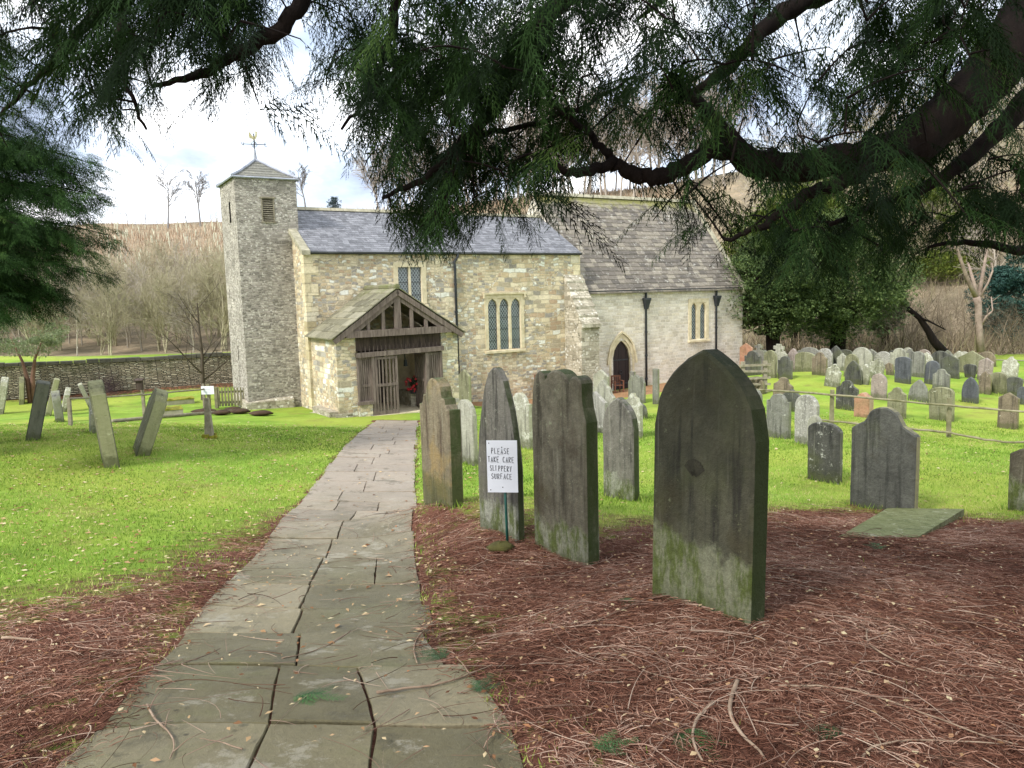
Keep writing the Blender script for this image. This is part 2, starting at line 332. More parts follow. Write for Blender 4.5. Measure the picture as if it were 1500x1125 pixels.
GM={
 'front':mat_grave('dark_algae_sandstone','444335','605e4b','2a2822','6f7256',.6,11,moss='28330f',edge=.95,splash='85866c',sh=.40,rough=.75,mossb=.04,stain='48432f'),
 'front2':mat_grave('brown_streaked_sandstone','5b5545','7e7866','393429','8c8f74',.6,14,moss='36431a',edge=.95,splash='8d8d78',sh=.36,rough=.8,mossb=.08,stain='4c4030'),
 'front3':mat_grave('rust_streaked_sandstone','6f6654','8b8068','4b3d30','bdbda8',.66,12,'3c4a20',.9,None,rough=.8,mossb=.3,stain='8f7a50'),
 'front4':mat_grave('grey_black_streaked_stone','66625a','837f74','33312c','a3a391',.6,13,moss='3a4520',edge=.9,splash='9a9a8a',sh=.3,rough=.8,mossb=.08),
 'slatey':mat_grave('dark_slate_headstone','4a4a44','67675e','353531',None,moss='a79f72',edge=.75,rough=.7,mossb=.05,stain='4a463c'),  # yellowish moss colour paints the lit edge and top of this stone
 'grey':mat_grave('grey_headstone','6a6961','85847a','45443f','b0b0a3',.62,8,'8d8f6a',.5),
 'darkg':mat_grave('dark_grey_headstone','44443f','5c5c55','2f2f2c','d2d2c6',.66,9,'8b8b74',.5),
 'blue':mat_grave('blue_slate_headstone','484a4e','5c5e62','37383b','b9bcc0',.68,9,'8a8d80',.4),
 'pale':mat_grave('pale_lichened_headstone','8d8b7e','aaa898','66645a','b4b3a5',.58,8,'9c9c78',.5),
 'white':mat_grave('white_lichen_headstone','8f8d7c','a9a796','68665a','bfbeb0',.52,9,'b2b088',.4,mossb=.2),
 'olive':mat_grave('olive_headstone','6d6c52','87856a','4e4d3a','c0bfa6',.62,9,'a5a478',.6),
 'red':mat_grave('orange_red_sandstone','9c7058','b28a70','7f5d4a',None,moss='b9a98c',edge=.5,mossb=.05),
 'pink':mat_grave('pink_sandstone','857870','9c8f86','6b615b','d5cfc6',.6,10,'b5a998',.5),
 'brown':mat_grave('brown_stained_headstone','6b6050','877a66','4a4236','cfcab8',.62,9,'8f8c5a',.6),
 'mottle':mat_grave('black_white_mottled_headstone','3d3c38','56554f','2c2b29','b9b9ad',.57,10,'8b8b74',.4),
 'speck':mat_grave('speckled_pale_headstone','8b8880','a19e95','6f6c65','b9b7ae',.54,22,'98967c',.5),
}
# ------------------------------------------------------------------ world, sun, camera
ELEV,AZ=rad(42),rad(-134)   # sun to the left, slightly behind the church side
wd=bpy.data.worlds.new("World"); sc.world=wd; wd.use_nodes=True
w=NT('w',wd)
sky=w.n('ShaderNodeTexSky',_sky_type='NISHITA'); sky.sun_disc=False; sky.sun_elevation=ELEV; sky.sun_rotation=AZ
g=w.n('ShaderNodeTexCoord').outputs['Generated']; gs=w.sep(g)
pl=w.comb(w.math('DIVIDE',gs[0],w.math('ADD',w.math('MAXIMUM',gs[2],0.),.22)),w.math('DIVIDE',gs[1],w.math('ADD',w.math('MAXIMUM',gs[2],0.),.22)),0.)
cn=w.noise(w.mapv(pl,(1,.75,1),(3.1,1.7,0)),1.7,7,.56); cn2=w.noise(w.mapv(pl,(1,.8,1),(8.3,4.4,0)),1.1,5,.5)
cloud=w.ramp(cn,[(.33,(.22,.26,.35,1)),(.44,(.36,.42,.52,1)),(.53,(.62,.67,.74,1)),(.62,(1,1,1,1))])
hor=w.mr(gs[2],.03,.15,1.,0.); cloud=w.mix(w.math('MULTIPLY',hor,.8),cloud,(1.,1.,1.,1))
base=w.mix(w.mr(cn2,.34,.48,.75,1.),w.vmath('SCALE',sky.outputs[0],None,.12),w.vmath('SCALE',cloud,None,1.25))
bg=w.n('ShaderNodeBackground'); w.put(bg.inputs[0],w.vmath('SCALE',base,None,8.)); bg.inputs[1].default_value=.115
wo=w.n('ShaderNodeOutputWorld'); w.L.new(bg.outputs[0],wo.inputs[0])
sl=bpy.data.lights.new('sun','SUN'); sl.energy=2.1; sl.angle=rad(10); sl.color=(1,.97,.92)
so=bpy.data.objects.new('sun',sl); COL.objects.link(so)
sd=Vector((math.sin(AZ)*math.cos(ELEV),math.cos(AZ)*math.cos(ELEV),math.sin(ELEV))).normalized()
so.rotation_euler=(sd).to_track_quat('Z','Y').to_euler(); so.location=(-20,0,30)
sky.sun_rotation=math.atan2(sd.x,sd.y); sky.sun_elevation=math.asin(sd.z)
cd=bpy.data.cameras.new('camera'); cd.lens=F/1500*36; cd.sensor_width=36; cd.clip_start=.05; cd.clip_end=3000
co=bpy.data.objects.new('camera',cd); COL.objects.link(co)
mm=Matrix([[RM[i][0],RM[i][1],RM[i][2],EYE[i]] for i in range(3)]+[[0,0,0,1]]); co.matrix_world=mm; sc.camera=co
vs=sc.view_settings; vs.view_transform='Standard'; vs.look='None'; vs.gamma=1; vs.exposure=1.2; vs.use_curve_mapping=False
# ------------------------------------------------------------------ masks on the ground plan
def W2(p): q=hit(*p); return (q[0],q[1])
path_y=[];path_l=[];path_r=[]
for y,l,r,Y in PATH:
    a=hit(l,y);b=hit(r,y); path_y.append((a[1]+b[1])/2); path_l.append(a[0]); path_r.append(b[0])
o_=np.argsort(path_y); path_y=np.array(path_y)[o_];path_l=np.array(path_l)[o_];path_r=np.array(path_r)[o_]
PY=np.r_[-3,0.8,path_y]; PL=np.r_[path_l[0]+.1,path_l[0]+.05,path_l]; PR=np.r_[path_r[0]+.25,path_r[0]+.12,path_r]
def pathx(Y): return np.interp(Y,PY,PL),np.interp(Y,PY,PR)
def sdpoly(x,y,poly):
    x=np.asarray(x,float);y=np.asarray(y,float);d=np.full(x.shape,1e9);ins=np.zeros(x.shape,bool);n=len(poly)
    for i in range(n):
        x0,y0=poly[i];x1,y1=poly[(i+1)%n];ex,ey=x1-x0,y1-y0
        t=np.clip(((x-x0)*ex+(y-y0)*ey)/(ex*ex+ey*ey+1e-9),0,1)
        d=np.minimum(d,np.hypot(x-x0-ex*t,y-y0-ey*t))
        c=((y0>y)!=(y1>y))&(x<(x1-x0)*(y-y0)/(y1-y0+1e-12)+x0); ins^=c
    return np.where(ins,d,-d)
pr=[W2(p) for p in [(600,742),(690,752),(760,770),(880,792),(1000,770),(1130,752),(1260,748),(1500,766)]]
PolyR=pr+[(12,6.5),(12,-4),(-.3,-4),(path_r[0],2.),(path_r[2],path_y[2]),(path_r[4],path_y[4]),(path_r[5],path_y[5])]
pl_=[W2(p) for p in [(0,905),(90,890),(180,872),(260,850),(330,815),(420,768),(436,758)]]
PolyL=pl_+[(path_l[5],path_y[5]),(path_l[3],path_y[3]),(path_l[0],path_y[0]),(path_l[0],-4),(-7,-4),(-7,pl_[0][1])]
def litter(x,y):
    a=sdpoly(x,y,PolyR);b=sdpoly(x,y,PolyL); return np.maximum(a,b)
GR=[uv(*p)[:2] for p in [(12,24,0),(12,22.4,0),(15,22.2,0),(18.2,21.2,0),(27,20.8,0),(27.5,24,0)]]   # clay strip before the church
SOIL=[(hit(40,562+12),3.2),(hit(100,560+14),2.)]
# ------------------------------------------------------------------ ground sheet
def axis(lo,hi,c,n,k): # dense near c
    t=np.linspace(-1,1,n); s=np.sinh(k*t)/np.sinh(k); return np.where(s<0,c+(c-lo)*s,c+(hi-c)*s)
gx=axis(-240,240,0,420,5.2); gy=np.r_[np.linspace(-14,0,12)[:-1],0+ (np.sinh(np.linspace(0,1,430)*4.6)/np.sinh(4.6))*300]
X,Y_=np.meshgrid(gx,gy); Z=H(X.ravel(),Y_.ravel())
nx,ny=len(gx),len(gy)
xl,xr=pathx(Y_.ravel()); inp=(X.ravel()>xl-.02)&(X.ravel()<xr+.02)&(Y_.ravel()<21.6)
Z=Z-np.where(inp,.015,0)
idx=np.arange(nx*ny).reshape(ny,nx); q=np.stack([idx[:-1,:-1],idx[:-1,1:],idx[1:,1:],idx[1:,:-1]],-1).reshape(-1,4)
gv=np.c_[X.ravel(),Y_.ravel(),Z]
ground=np_mesh('ground',gv,q,None,None,np.where(inp,1.,np.clip(litter(gv[:,0],gv[:,1])/2.0+.5,0,1)),True)
gv_in=inp
ga=ground.data.attributes.new('clay','FLOAT','POINT'); ga.data.foreach_set('value',np.clip(sdpoly(gv[:,0],gv[:,1],GR)/.8+.5,0,1).astype(np.float32))
t_=gv[:,0]/np.maximum(gv[:,1],8); far=np.clip((gv[:,1]-np.interp(t_,TT,H_S)+3)/4,0,1)
bk=np.clip((gv[:,1]-36)/3,0,1)*np.clip((gv[:,0]+3)/4,0,1); far=np.maximum(far,bk)
# leaf-strewn bank inside the field wall
lw=np.array([hit(x,y)[:2] for x,y in ((0,586),(120,584),(230,572),(345,566))])
lb=np.interp(gv[:,0],lw[:,0],lw[:,1]); bank=np.clip(1-np.abs(gv[:,1]-lb-1.2)/2.6,0,1)*(gv[:,0]<lw[-1,0]+4)*(gv[:,0]>lw[0,0]-12)
ga=ground.data.attributes.new('wild','FLOAT','POINT'); ga.data.foreach_set('value',far.astype(np.float32))
ga=ground.data.attributes.new('leafy','FLOAT','POINT'); ga.data.foreach_set('value',bank.astype(np.float32))
def mat_ground():
    n=NT('ground_cover'); o=n.coord(); s=n.attr('tint')
    n1=n.noise(o,1.3,6,.65); n2=n.noise(o,6.,6,.7); n3=n.noise(o,45.,4,.8); n4=n.noise(o,.25,3)
    gr=n.ramp(n1,[(.3,lin('66802f')),(.55,lin('809e3a')),(.75,lin('9db457'))]); gr=n.mix(.75,gr,n.ramp(n3,[(.25,(.5,.5,.45,1)),(.7,(1.25,1.25,1.2,1))]),'MULTIPLY')
    gr=n.mix(n.mr(n4,.4,.62,0,.55),gr,lin('a3a64a')); gr=n.mix(n.mr(n.noise(o,.8,6,.7),.55,.68,0,.6),gr,lin('7a7440'))
    gr=n.mix(n.mr(n2,.62,.72,0,.5),gr,lin('6b6a33'))
    nd=n.ramp(n.noise(n.mapv(o,(1,1,1)),22,8,.8,1.5),[(.25,lin('40291f')),(.5,lin('6b4739')),(.75,lin('967260'))])
    nd=n.mix(n.mr(n1,.5,.7,0,.4),nd,lin('583c33'))
    m=n.math('ADD',s,n.math('ADD',n.math('MULTIPLY',n.math('SUBTRACT',n1,.5),1.3),n.math('MULTIPLY',n.math('SUBTRACT',n2,.5),1.2)))
    dry=n.mix(n.mr(n3,.4,.6),lin('5f6a2c'),lin('6d5a3c'))
    c=n.mix(n.mr(m,.1,.45,0,.85),gr,dry); c=n.mix(n.mr(m,.42,.56),c,nd)
    cl=n.ramp(n2,[(.3,lin('7d5f43')),(.7,lin('a88361'))]); c=n.mix(n.mr(n.math('ADD',n.attr('clay'),n.math('MULTIPLY',n.math('SUBTRACT',n1,.5),.5)),.45,.6),c,cl)
    lf=n.mix(n.mr(n.vor(o,9.,'F1','Distance'),.2,.5),lin('96604a'),lin('4a3a28')); lf=n.mix(n.mr(n1,.5,.62),lf,lin('5d5040'))
    c=n.mix(n.mr(n.math('ADD',n.attr('leafy'),n.math('SUBTRACT',n2,.5)),.35,.6),c,lf)
    wd_=n.ramp(n.noise(o,.35,8,.75),[(.3,lin('6b6250')),(.5,lin('8d8069')),(.62,lin('9c8a72')),(.75,lin('959070'))])  # far slope colours lightened in place of haze
    wd_=n.mix(.6,wd_,n.ramp(n.noise(n.mapv(o,(1,1,.3)),1.8,7,.8),[(.3,(.6,.6,.6,1)),(.7,(1.3,1.3,1.3,1))]),'MULTIPLY')
    c=n.mix(n.mr(n.attr('wild'),.3,.6),c,wd_)
    hg=n.math('ADD',n.math('MULTIPLY',n3,.5),n2)
    return n.out(c,.95,n.bump(hg,.9,.035),.1)
ground.data.materials.append(mat_ground()); tag(ground,kind='structure')
# ------------------------------------------------------------------ flagged path: real slabs, each with its own slight tilt
def mat_flag():
    n=NT('path_flagstone'); o=n.coord(); t=n.attr('tint'); f=n.noise(o,2.2,7,.65); ff=n.noise(o,30,6,.8); y=n.sep(o)[1]
    c=n.ramp(t,[(0,lin('625b41')),(.35,lin('736b50')),(.7,lin('7f765b')),(1,lin('91866b'))])
    c=n.mix(.7,c,n.ramp(f,[(.3,(.68,.7,.66,1)),(.7,(1.15,1.15,1.15,1))]),'MULTIPLY')
    c=n.mix(n.mr(n.noise(o,1.1,5,.7),.52,.66,0,.45),c,lin('5e6138'))
    c=n.mix(n.mr(n.math('ADD',n.math('MULTIPLY',y,.1),n.math('MULTIPLY',f,1.)),.95,1.7,0,.7),c,lin('9f9184'))  # wet sheen of the far slabs painted into their colour
    c=n.mix(.6,c,n.ramp(ff,[(.3,(.75,.75,.75,1)),(.7,(1.2,1.2,1.2,1))]),'MULTIPLY')
    c=n.mix(n.mr(n.vor(o,7.,'F1'),.1,.04),c,lin('4b4430')); c=n.mix(n.mr(n.noise(o,3.1,8,.75),.55,.62,0,.55),c,lin('4f4a38')); c=n.mix(n.mr(n.noise(n.mapv(o,(1,1,1),(7,3,0)),1.9,8,.8),.56,.62,0,.5),c,lin('a39d8c'))
    wet=n.mr(n.noise(o,1.7,5,.6),.4,.62)
    return n.out(c,n.math('ADD',n.math('MULTIPLY',wet,-.3),.72),n.bump(n.math('ADD',ff,n.math('MULTIPLY',f,1.5)),.8,.012),.35)
pm=MB(); pm.col=.5; R_=random.Random(5)
def slab(c4,th,tint,tx=0,ty=0,dz=0):
    # c4 corners (x,y) ccw ; rounded irregular slab: bevelled top
    cx=sum(p[0] for p in c4)/4; cy=sum(p[1] for p in c4)/4
    ring=[]
    for i in range(4):
        a=np.array(c4[i]);b=np.array(c4[(i+1)%4]); m=max(2,int(np.hypot(*(b-a))/.09))
        for k in range(m):
            p=a+(b-a)*k/m
            nrm=np.array([b[1]-a[1],-(b[0]-a[0])]); nrm/=np.linalg.norm(nrm)+1e-9
            p=p+nrm*R_.uniform(-.005,.003)
            if k==0: p=p+(np.array([cx,cy])-p)*.004
            ring.append(p)
    ring=np.array(ring); zz=H(ring[:,0],ring[:,1]); n=len(ring); cc=np.array([cx,cy])
    def lift(r): return H(r[:,0],r[:,1])+.004+dz+(r[:,0]-cx)*tx+(r[:,1]-cy)*ty
    outer=ring; inn=cc+(ring-cc)*.988; inn2=cc+(ring-cc)*.5
    pm.col=tint; L=[]
    for r,d in ((outer,-.07),(outer,-.005),(inn,0.002),(inn2,.002)): L.append(np.c_[r,lift(r)+d])
    vs=[tuple(p) for l in L for p in l]+[(cx,cy,float(H([cx],[cy])[0])+.007+dz)]
    fs=[]
    for k in range(3):
        for i in range(n): j=(i+1)%n; fs.append((k*n+i,k*n+j,(k+1)*n+j,(k+1)*n+i))
    for i in range(n): fs.append((3*n+i,3*n+(i+1)%n,4*n))
    pm.add(vs,fs)
def px2Y(y): return hit(480,y)[1]
joints=sorted([px2Y(y) for y in (1062,1042,978,930,893,858,818,790,765,748)])
rows=[-1.2,-.3,.6,1.4]+[1.95]+joints
yy=rows[-1]
while yy<21.4: yy+=R_.uniform(.42,.78); rows.append(min(yy,21.6))
rows=sorted(set(round(r,3) for r in rows)); rows=[r for i,r in enumerate(rows) if i==0 or r-rows[i-1]>.15]
G=.004
for i in range(len(rows)-1):
    a,b=rows[i]+.009,rows[i+1]-.009; la,ra=pathx(a);lb_,rb=pathx(b)
    near=rows[i]<5.2
    seam=.47+.05*math.sin(rows[i]*.9)
    if near: cuts=[0,seam+R_.uniform(-.012,.012),1] if rows[i]>2.9 else [0,.42,.68,1]
    elif rows[i]<9: cuts=[0,seam+R_.uniform(-.02,.02),1] if i%3 else [0,seam,.76,1]
    else: cuts=[0,R_.uniform(.3,.7),1] if R_.random()<.72 else ([0,.33,.68,1] if R_.random()<.4 else [0,1])
    jl,jr=R_.uniform(-.03,.03),R_.uniform(-.04,.04)
    for k in range(len(cuts)-1):
        c0,c1=cuts[k],cuts[k+1]; sk=R_.uniform(-.02,.02)
        def P(c,l,r,first,last):
            return l+(r-l)*c+(jl if first else G)*(1 if True else 0) if c==c0 else l+(r-l)*c+(jr if last else -G)
        w1=[(P(c0,la,ra,k==0,0),a+sk*0),(P(c1,la,ra,0,k==len(cuts)-2),a),(P(c1,lb_,rb,0,k==len(cuts)-2),b),(P(c0,lb_,rb,k==0,0),b)]
        slab(w1,.06,R_.random(),R_.uniform(-.012,.012),R_.uniform(-.012,.012),R_.uniform(-.004,.007))
path=pm.build('path',mat_flag()); tag(path,kind='structure')
# ------------------------------------------------------------------ needle litter: fallen brown sprays
def strands(P,az,L,r,curv,lift,seg=3,sides=3,tilt=None):
    n=len(P); ks=np.arange(seg+1)/seg
    d=np.c_[np.cos(az),np.sin(az)]; nrm=np.c_[-d[:,1],d[:,0]]
    s=ks[None,:,None]*L[:,None,None]; bend=(curv[:,None,None]*L[:,None,None])*(ks**2)[None,:,None]
    xy=P[:,None,:2]+d[:,None,:]*s+nrm[:,None,:]*bend
    z=H(xy.reshape(-1,2)[:,0],xy.reshape(-1,2)[:,1]).reshape(n,seg+1)+lift[:,None]+ (np.sin(ks*math.pi)[None,:]*L[:,None]*.10)*(tilt[:,None] if tilt is not None else 1)
    rr=r[:,None]*(1-.6*ks)[None,:]
    V_=[]
    for k in range(sides):
        a=2*math.pi*k/sides
        off=nrm[:,None,:]*(math.cos(a)*rr)[:,:,None]; zz=z+math.sin(a)*rr
        V_.append(np.concatenate([xy+off,zz[:,:,None]],-1))
    V_=np.stack(V_,2) # n,seg+1,sides,3
    base=np.arange(n)[:,None,None]*((seg+1)*sides); j=np.arange(seg)[None,:,None]*sides; k=np.arange(sides)[None,None,:]
    k2=(k+1)%sides
    f=np.stack([base+j+k,base+j+k2,base+j+sides+k2,base+j+sides+k],-1).reshape(-1,4)
    return V_.reshape(-1,3),f,(seg+1)*sides
def scatter_px(n,reg,cond,ymax=None):
    # plan-view sampling, denser close by
    out=[]
    while sum(len(o) for o in out)<n:
        m=n*2; yy=reg[2]+(reg[3]-reg[2])*RNG.random(m)**1.6; xx=reg[0]+(reg[1]-reg[0])*RNG.random(m)
        ok=(np.abs(xx)<yy*.75+1.0)&cond(xx,yy); out.append(np.c_[xx,yy][ok])
    return np.concatenate(out)[:n]
noi=lambda x,y: .5*np.sin(x*2.3+1.7*np.sin(y*1.9))+.4*np.sin(y*4.1+x*3.3)+.35*np.sin(x*9.1+2*np.sin(y*7.3))+.3*np.sin(y*13.7-x*11.3)
def inpath(x,y):
    l,r=pathx(y); return (x>l+.02)&(x<r-.02)
def inpath_l(x,y):
    l,r=pathx(y); q=RNG.exponential(.045,x.shape); return (x>l+q)&(x<r-q)&(RNG.random(x.shape)>.006)
N1=98000
P=scatter_px(N1,(-6,8,1.2,9.5),lambda x,y:(litter(x,y)+.5*noi(x,y)*.5+RNG.normal(0,.16,x.shape)>.0)&~inpath_l(x,y))
L=RNG.gamma(3.5,.015,N1)+.012; tint=np.clip(RNG.beta(2,2.6,N1)+.2*noi(P[:,0]*.6+3,P[:,1]*.55)+.12*noi(P[:,0]*1.7,P[:,1]*1.9),0,1)
v,f,k=strands(P,RNG.random(N1)*6.283,L,RNG.uniform(.001,.0031,N1),RNG.normal(0,.35,N1),RNG.uniform(.002,.022,N1),3,3,RNG.uniform(0,1.5,N1))
mlit=mat_foliage('fallen_needles',['40291f','6d4839','8e6552','ab8571','c8ab96'],.85,0,.1)
lo=np_mesh('needle_litter',v,f,mlit,None,np.repeat(tint,k)); tag(lo,'rust brown carpet of fallen conifer needles and twiglets on both sides of the path','needles',kind='stuff')
N2=3000
P=scatter_px(N2,(-6,8,1.3,9.5),lambda x,y:(litter(x,y)+RNG.normal(0,.35,x.shape)>-.05)|(inpath(x,y)&(RNG.random(x.shape)<.14)&(y<8)))
L=RNG.gamma(3.,.06,N2)+.06; L=np.minimum(L,.55)
v,f,k=strands(P,RNG.random(N2)*6.283,L,RNG.uniform(.0009,.0030,N2),RNG.normal(0,.75,N2),RNG.uniform(.008,.028,N2),6,4,RNG.uniform(0,.6,N2))
mtw=mat_foliage('fallen_twiglets',['3a2a20','6a5142','93796a','b5a08c'],.85,0,.1)
tw=np_mesh('twig_litter',v,f,mtw,None,np.repeat(RNG.random(N2)**.8,k)); tag(tw,'thin pale curving twiglets strewn over the fallen needles','twigs',kind='stuff')
# ------------------------------------------------------------------ grass blades and dead leaves on the lawns
N3=190000
def gcond(x,y):
    d=litter(x,y)+.5*noi(x,y)*.5; return ((d<RNG.normal(-.16,.22,x.shape))|(RNG.random(x.shape)<.002))&~inpath(x,y)
P=scatter_px(N3,(-13,14,2.2,19),gcond)
z=H(P[:,0],P[:,1]); hh=RNG.uniform(.012,.032,N3)*(1+P[:,1]*.02); wv=RNG.uniform(.0022,.0045,N3)*(1+P[:,1]*.09); az=RNG.random(N3)*6.283
dx=np.cos(az)*wv;dy=np.sin(az)*wv; tx=RNG.normal(0,.5,N3)*hh; ty=RNG.normal(0,.5,N3)*hh
v=np.stack([np.c_[P[:,0]-dx,P[:,1]-dy,z-.004],np.c_[P[:,0]+dx,P[:,1]+dy,z-.004],np.c_[P[:,0]+tx,P[:,1]+ty,z+hh]],1).reshape(-1,3)
f=np.arange(N3*3).reshape(-1,3)
mgr=mat_foliage('grass_blades',['4c6626','6f8c31','90aa42','b0b863','c2b47c'],.6,.35,.2)
go=np_mesh('grass',v,f,mgr,None,np.repeat(np.clip(RNG.beta(3,3.4,N3)+.2*noi(P[:,0]*.3,P[:,1]*.25)+.14*noi(P[:,0]*1.3+5,P[:,1]*1.1)+(litter(P[:,0],P[:,1])>-.5)*.18,0,1),3)); tag(go,'short bright green grass of the churchyard lawns','grass',kind='stuff')
def leaves(n,reg,cond,s0,s1,name,mat,label,cat,lift=.012):
    P=scatter_px(n,reg,cond); z=H(P[:,0],P[:,1])+lift; s=RNG.uniform(s0,s1,n)*(1+P[:,1]*.03); az=RNG.random(n)*6.283
    c=np.cos(az)*s;d=np.sin(az)*s; w_=RNG.uniform(.3,.6,n); up=RNG.uniform(-.1,.5,n)*s
    a=np.c_[P[:,0]-c,P[:,1]-d,z]; b=np.c_[P[:,0]+d*w_,P[:,1]-c*w_,z+up*.8]; e=np.c_[P[:,0]+c,P[:,1]+d,z+up*.3]; g_=np.c_[P[:,0]-d*w_,P[:,1]+c*w_,z+RNG.uniform(0,.4,n)*s]
    m_=np.c_[P[:,0],P[:,1],z+.004]
    v=np.stack([a,b,e,g_,m_],1).reshape(-1,3); o=np.arange(n)[:,None]*5
    f=np.concatenate([o+[[0,1,4]],o+[[1,2,4]],o+[[2,3,4]],o+[[3,0,4]]])
    ob=np_mesh(name,v,f,mat,None,np.repeat(RNG.random(n),5)); tag(ob,label,cat,kind='stuff')
mlf=mat_foliage('dead_leaf',['5e3a26','8f6a48','b79a72','cfc09a','a9744e'],.8,.15,.2)
leaves(5200,(-14,10,4.,20),lambda x,y:(litter(x,y)<.3)&((x<0)|(RNG.random(x.shape)<.25))&(~inpath(x,y)|(RNG.random(x.shape)<.2)),.012,.028,'leaf_litter',mlf,'pale dead leaves scattered over the lawn beside the path','leaves')
leaves(2400,(-6,8,1.3,8),lambda x,y:(litter(x,y)>.0)|(inpath(x,y)&(RNG.random(x.shape)<.35)),.007,.019,'dry_leaf_flecks',mlf,'small dry brown leaves and scales lying among the needles','leaves',.022)
# individual sticks
def stick(px,r0,label,wob=.02,name='stick',mat='twig',side=None):
    pts=[hit(*p) for p in px]; o=pts[0].copy(); P=[]
    n=len(pts)*4
    q=np.array(pts); tt=np.linspace(0,len(pts)-1,n)
    X_=np.interp(tt,range(len(pts)),q[:,0]);Y1=np.interp(tt,range(len(pts)),q[:,1])
    X_=np.convolve(np.pad(X_,2,'edge'),np.ones(5)/5,'valid');Y1=np.convolve(np.pad(Y1,2,'edge'),np.ones(5)/5,'valid')
    Z_=H(X_,Y1)+r0+.012+RNG.uniform(0,.004,n)
    m=MB(); m.tube(np.c_[X_,Y1,Z_],[r0*(1-.55*i/n)*R_.uniform(.88,1.12) for i in range(n)],7)
    if side: 
        for s_ in side:
            i=int(s_*n); a=np.array([X_[i],Y1[i],Z_[i]]); d=np.array([R_.uniform(-.12,.12),R_.uniform(.05,.16),.012]); m.tube([a,a+d*.5+[0,0,.01],a+d],[r0*.5,r0*.35,r0*.15],5)
    ob=m.build(name,M[mat],None,True,o); ob.location=[float(a) for a in o]; tag(ob,label,'stick')
stick([(1082,1000),(1070,1030),(1068,1055),(1085,1085),(1110,1105),(1122,1123)],.0095,'thick pale stick with a knobbly crook lying at the bottom right of the path')
stick([(1048,1035),(1022,1055),(1012,1085),(1022,1112),(1030,1124)],.0075,'brown crooked stick just left of the thick pale stick')
stick([(545,1022),(600,1014),(650,1008),(690,993),(728,977)],.0065,'long straight brown stick lying across the right edge of the path',side=(.7,))
stick([(215,1035),(226,1060),(250,1080),(258,1100),(248,1122)],.005,'thin pale forked twig on the near left slab of the path',side=(.4,.8))
stick([(0,940),(30,941),(60,944)],.009,'short bare pale stick lying in the left needle patch by the frame edge')
stick([(1270,925),(1268,950),(1330,985),(1400,995),(1480,1000)],.005,'long thin hooked twig curving right below the big dark headstone')
stick([(1130,1012),(1210,1010),(1270,1022),(1350,1050),(1440,1085),(1499,1100)],.005,'very long thin twig sweeping to the bottom right corner')
stick([(1262,1118),(1275,1100),(1330,1090),(1400,1093),(1480,1097)],.005,'arched thin twig lying at the very bottom right',side=(.3,))
stick([(612,980),(604,950),(620,925),(655,905)],.004,'hooked dark twig curling off the path edge onto the needles')
stick([(408,970),(450,962),(490,945),(518,925)],.0035,'slim dark twig lying diagonally on the middle slab')
stick([(890,950),(940,990),(1000,1003),(1060,1000)],.004,'slender twig bowed across the needles left of the crooked sticks')
stick([(1166,800),(1172,806),(1185,808)],.006,'short white twig behind the big dark headstone')
stick([(360,1105),(320,1092),(290,1088)],.003,'short pale twig on the bottom slab left of the path joint')
# ------------------------------------------------------------------ church, in its own (along, across, up) frame
CO=(12.,25.,-2.1)
church=empty('church',uv(*CO),A)
tag(church,'old stone church with a slim square tower, slate roofs and a timber porch','church')
def cb(m,name,mat,parent=church,smooth=False): return m.build(name,M[mat],parent,smooth,off=CO)
def arch_pt(cx,w,zs,r,n=9,d=0.):  # pointed arch outline left->right, offset d outward
    W_=w+d; pts=[]
    for k in range(n+1):
        x=-1+2*k/n; s=math.sqrt(max(0,4-(abs(x)+1)**2))/math.sqrt(3); pts.append((cx+x*W_,zs+(r+d*1.25)*s))
    return pts
def arch_ring(m,cx,w,zs,r,d0,d1,v0,v1,zb):
    a=[(cx-w-d0,zb)]+arch_pt(cx,w,zs,r,10,d0)+[(cx+w+d0,zb)]; b=[(cx-w-d1,zb)]+arch_pt(cx,w,zs,r,10,d1)+[(cx+w+d1,zb)]
    for i in range(len(a)-1):
        p=[(a[i],v0),(a[i+1],v0),(a[i+1],v1),(a[i],v1),(b[i],v0),(b[i+1],v0),(b[i+1],v1),(b[i],v1)]
        m.hexa([(q[0],vv,q[1]) for q,vv in p])
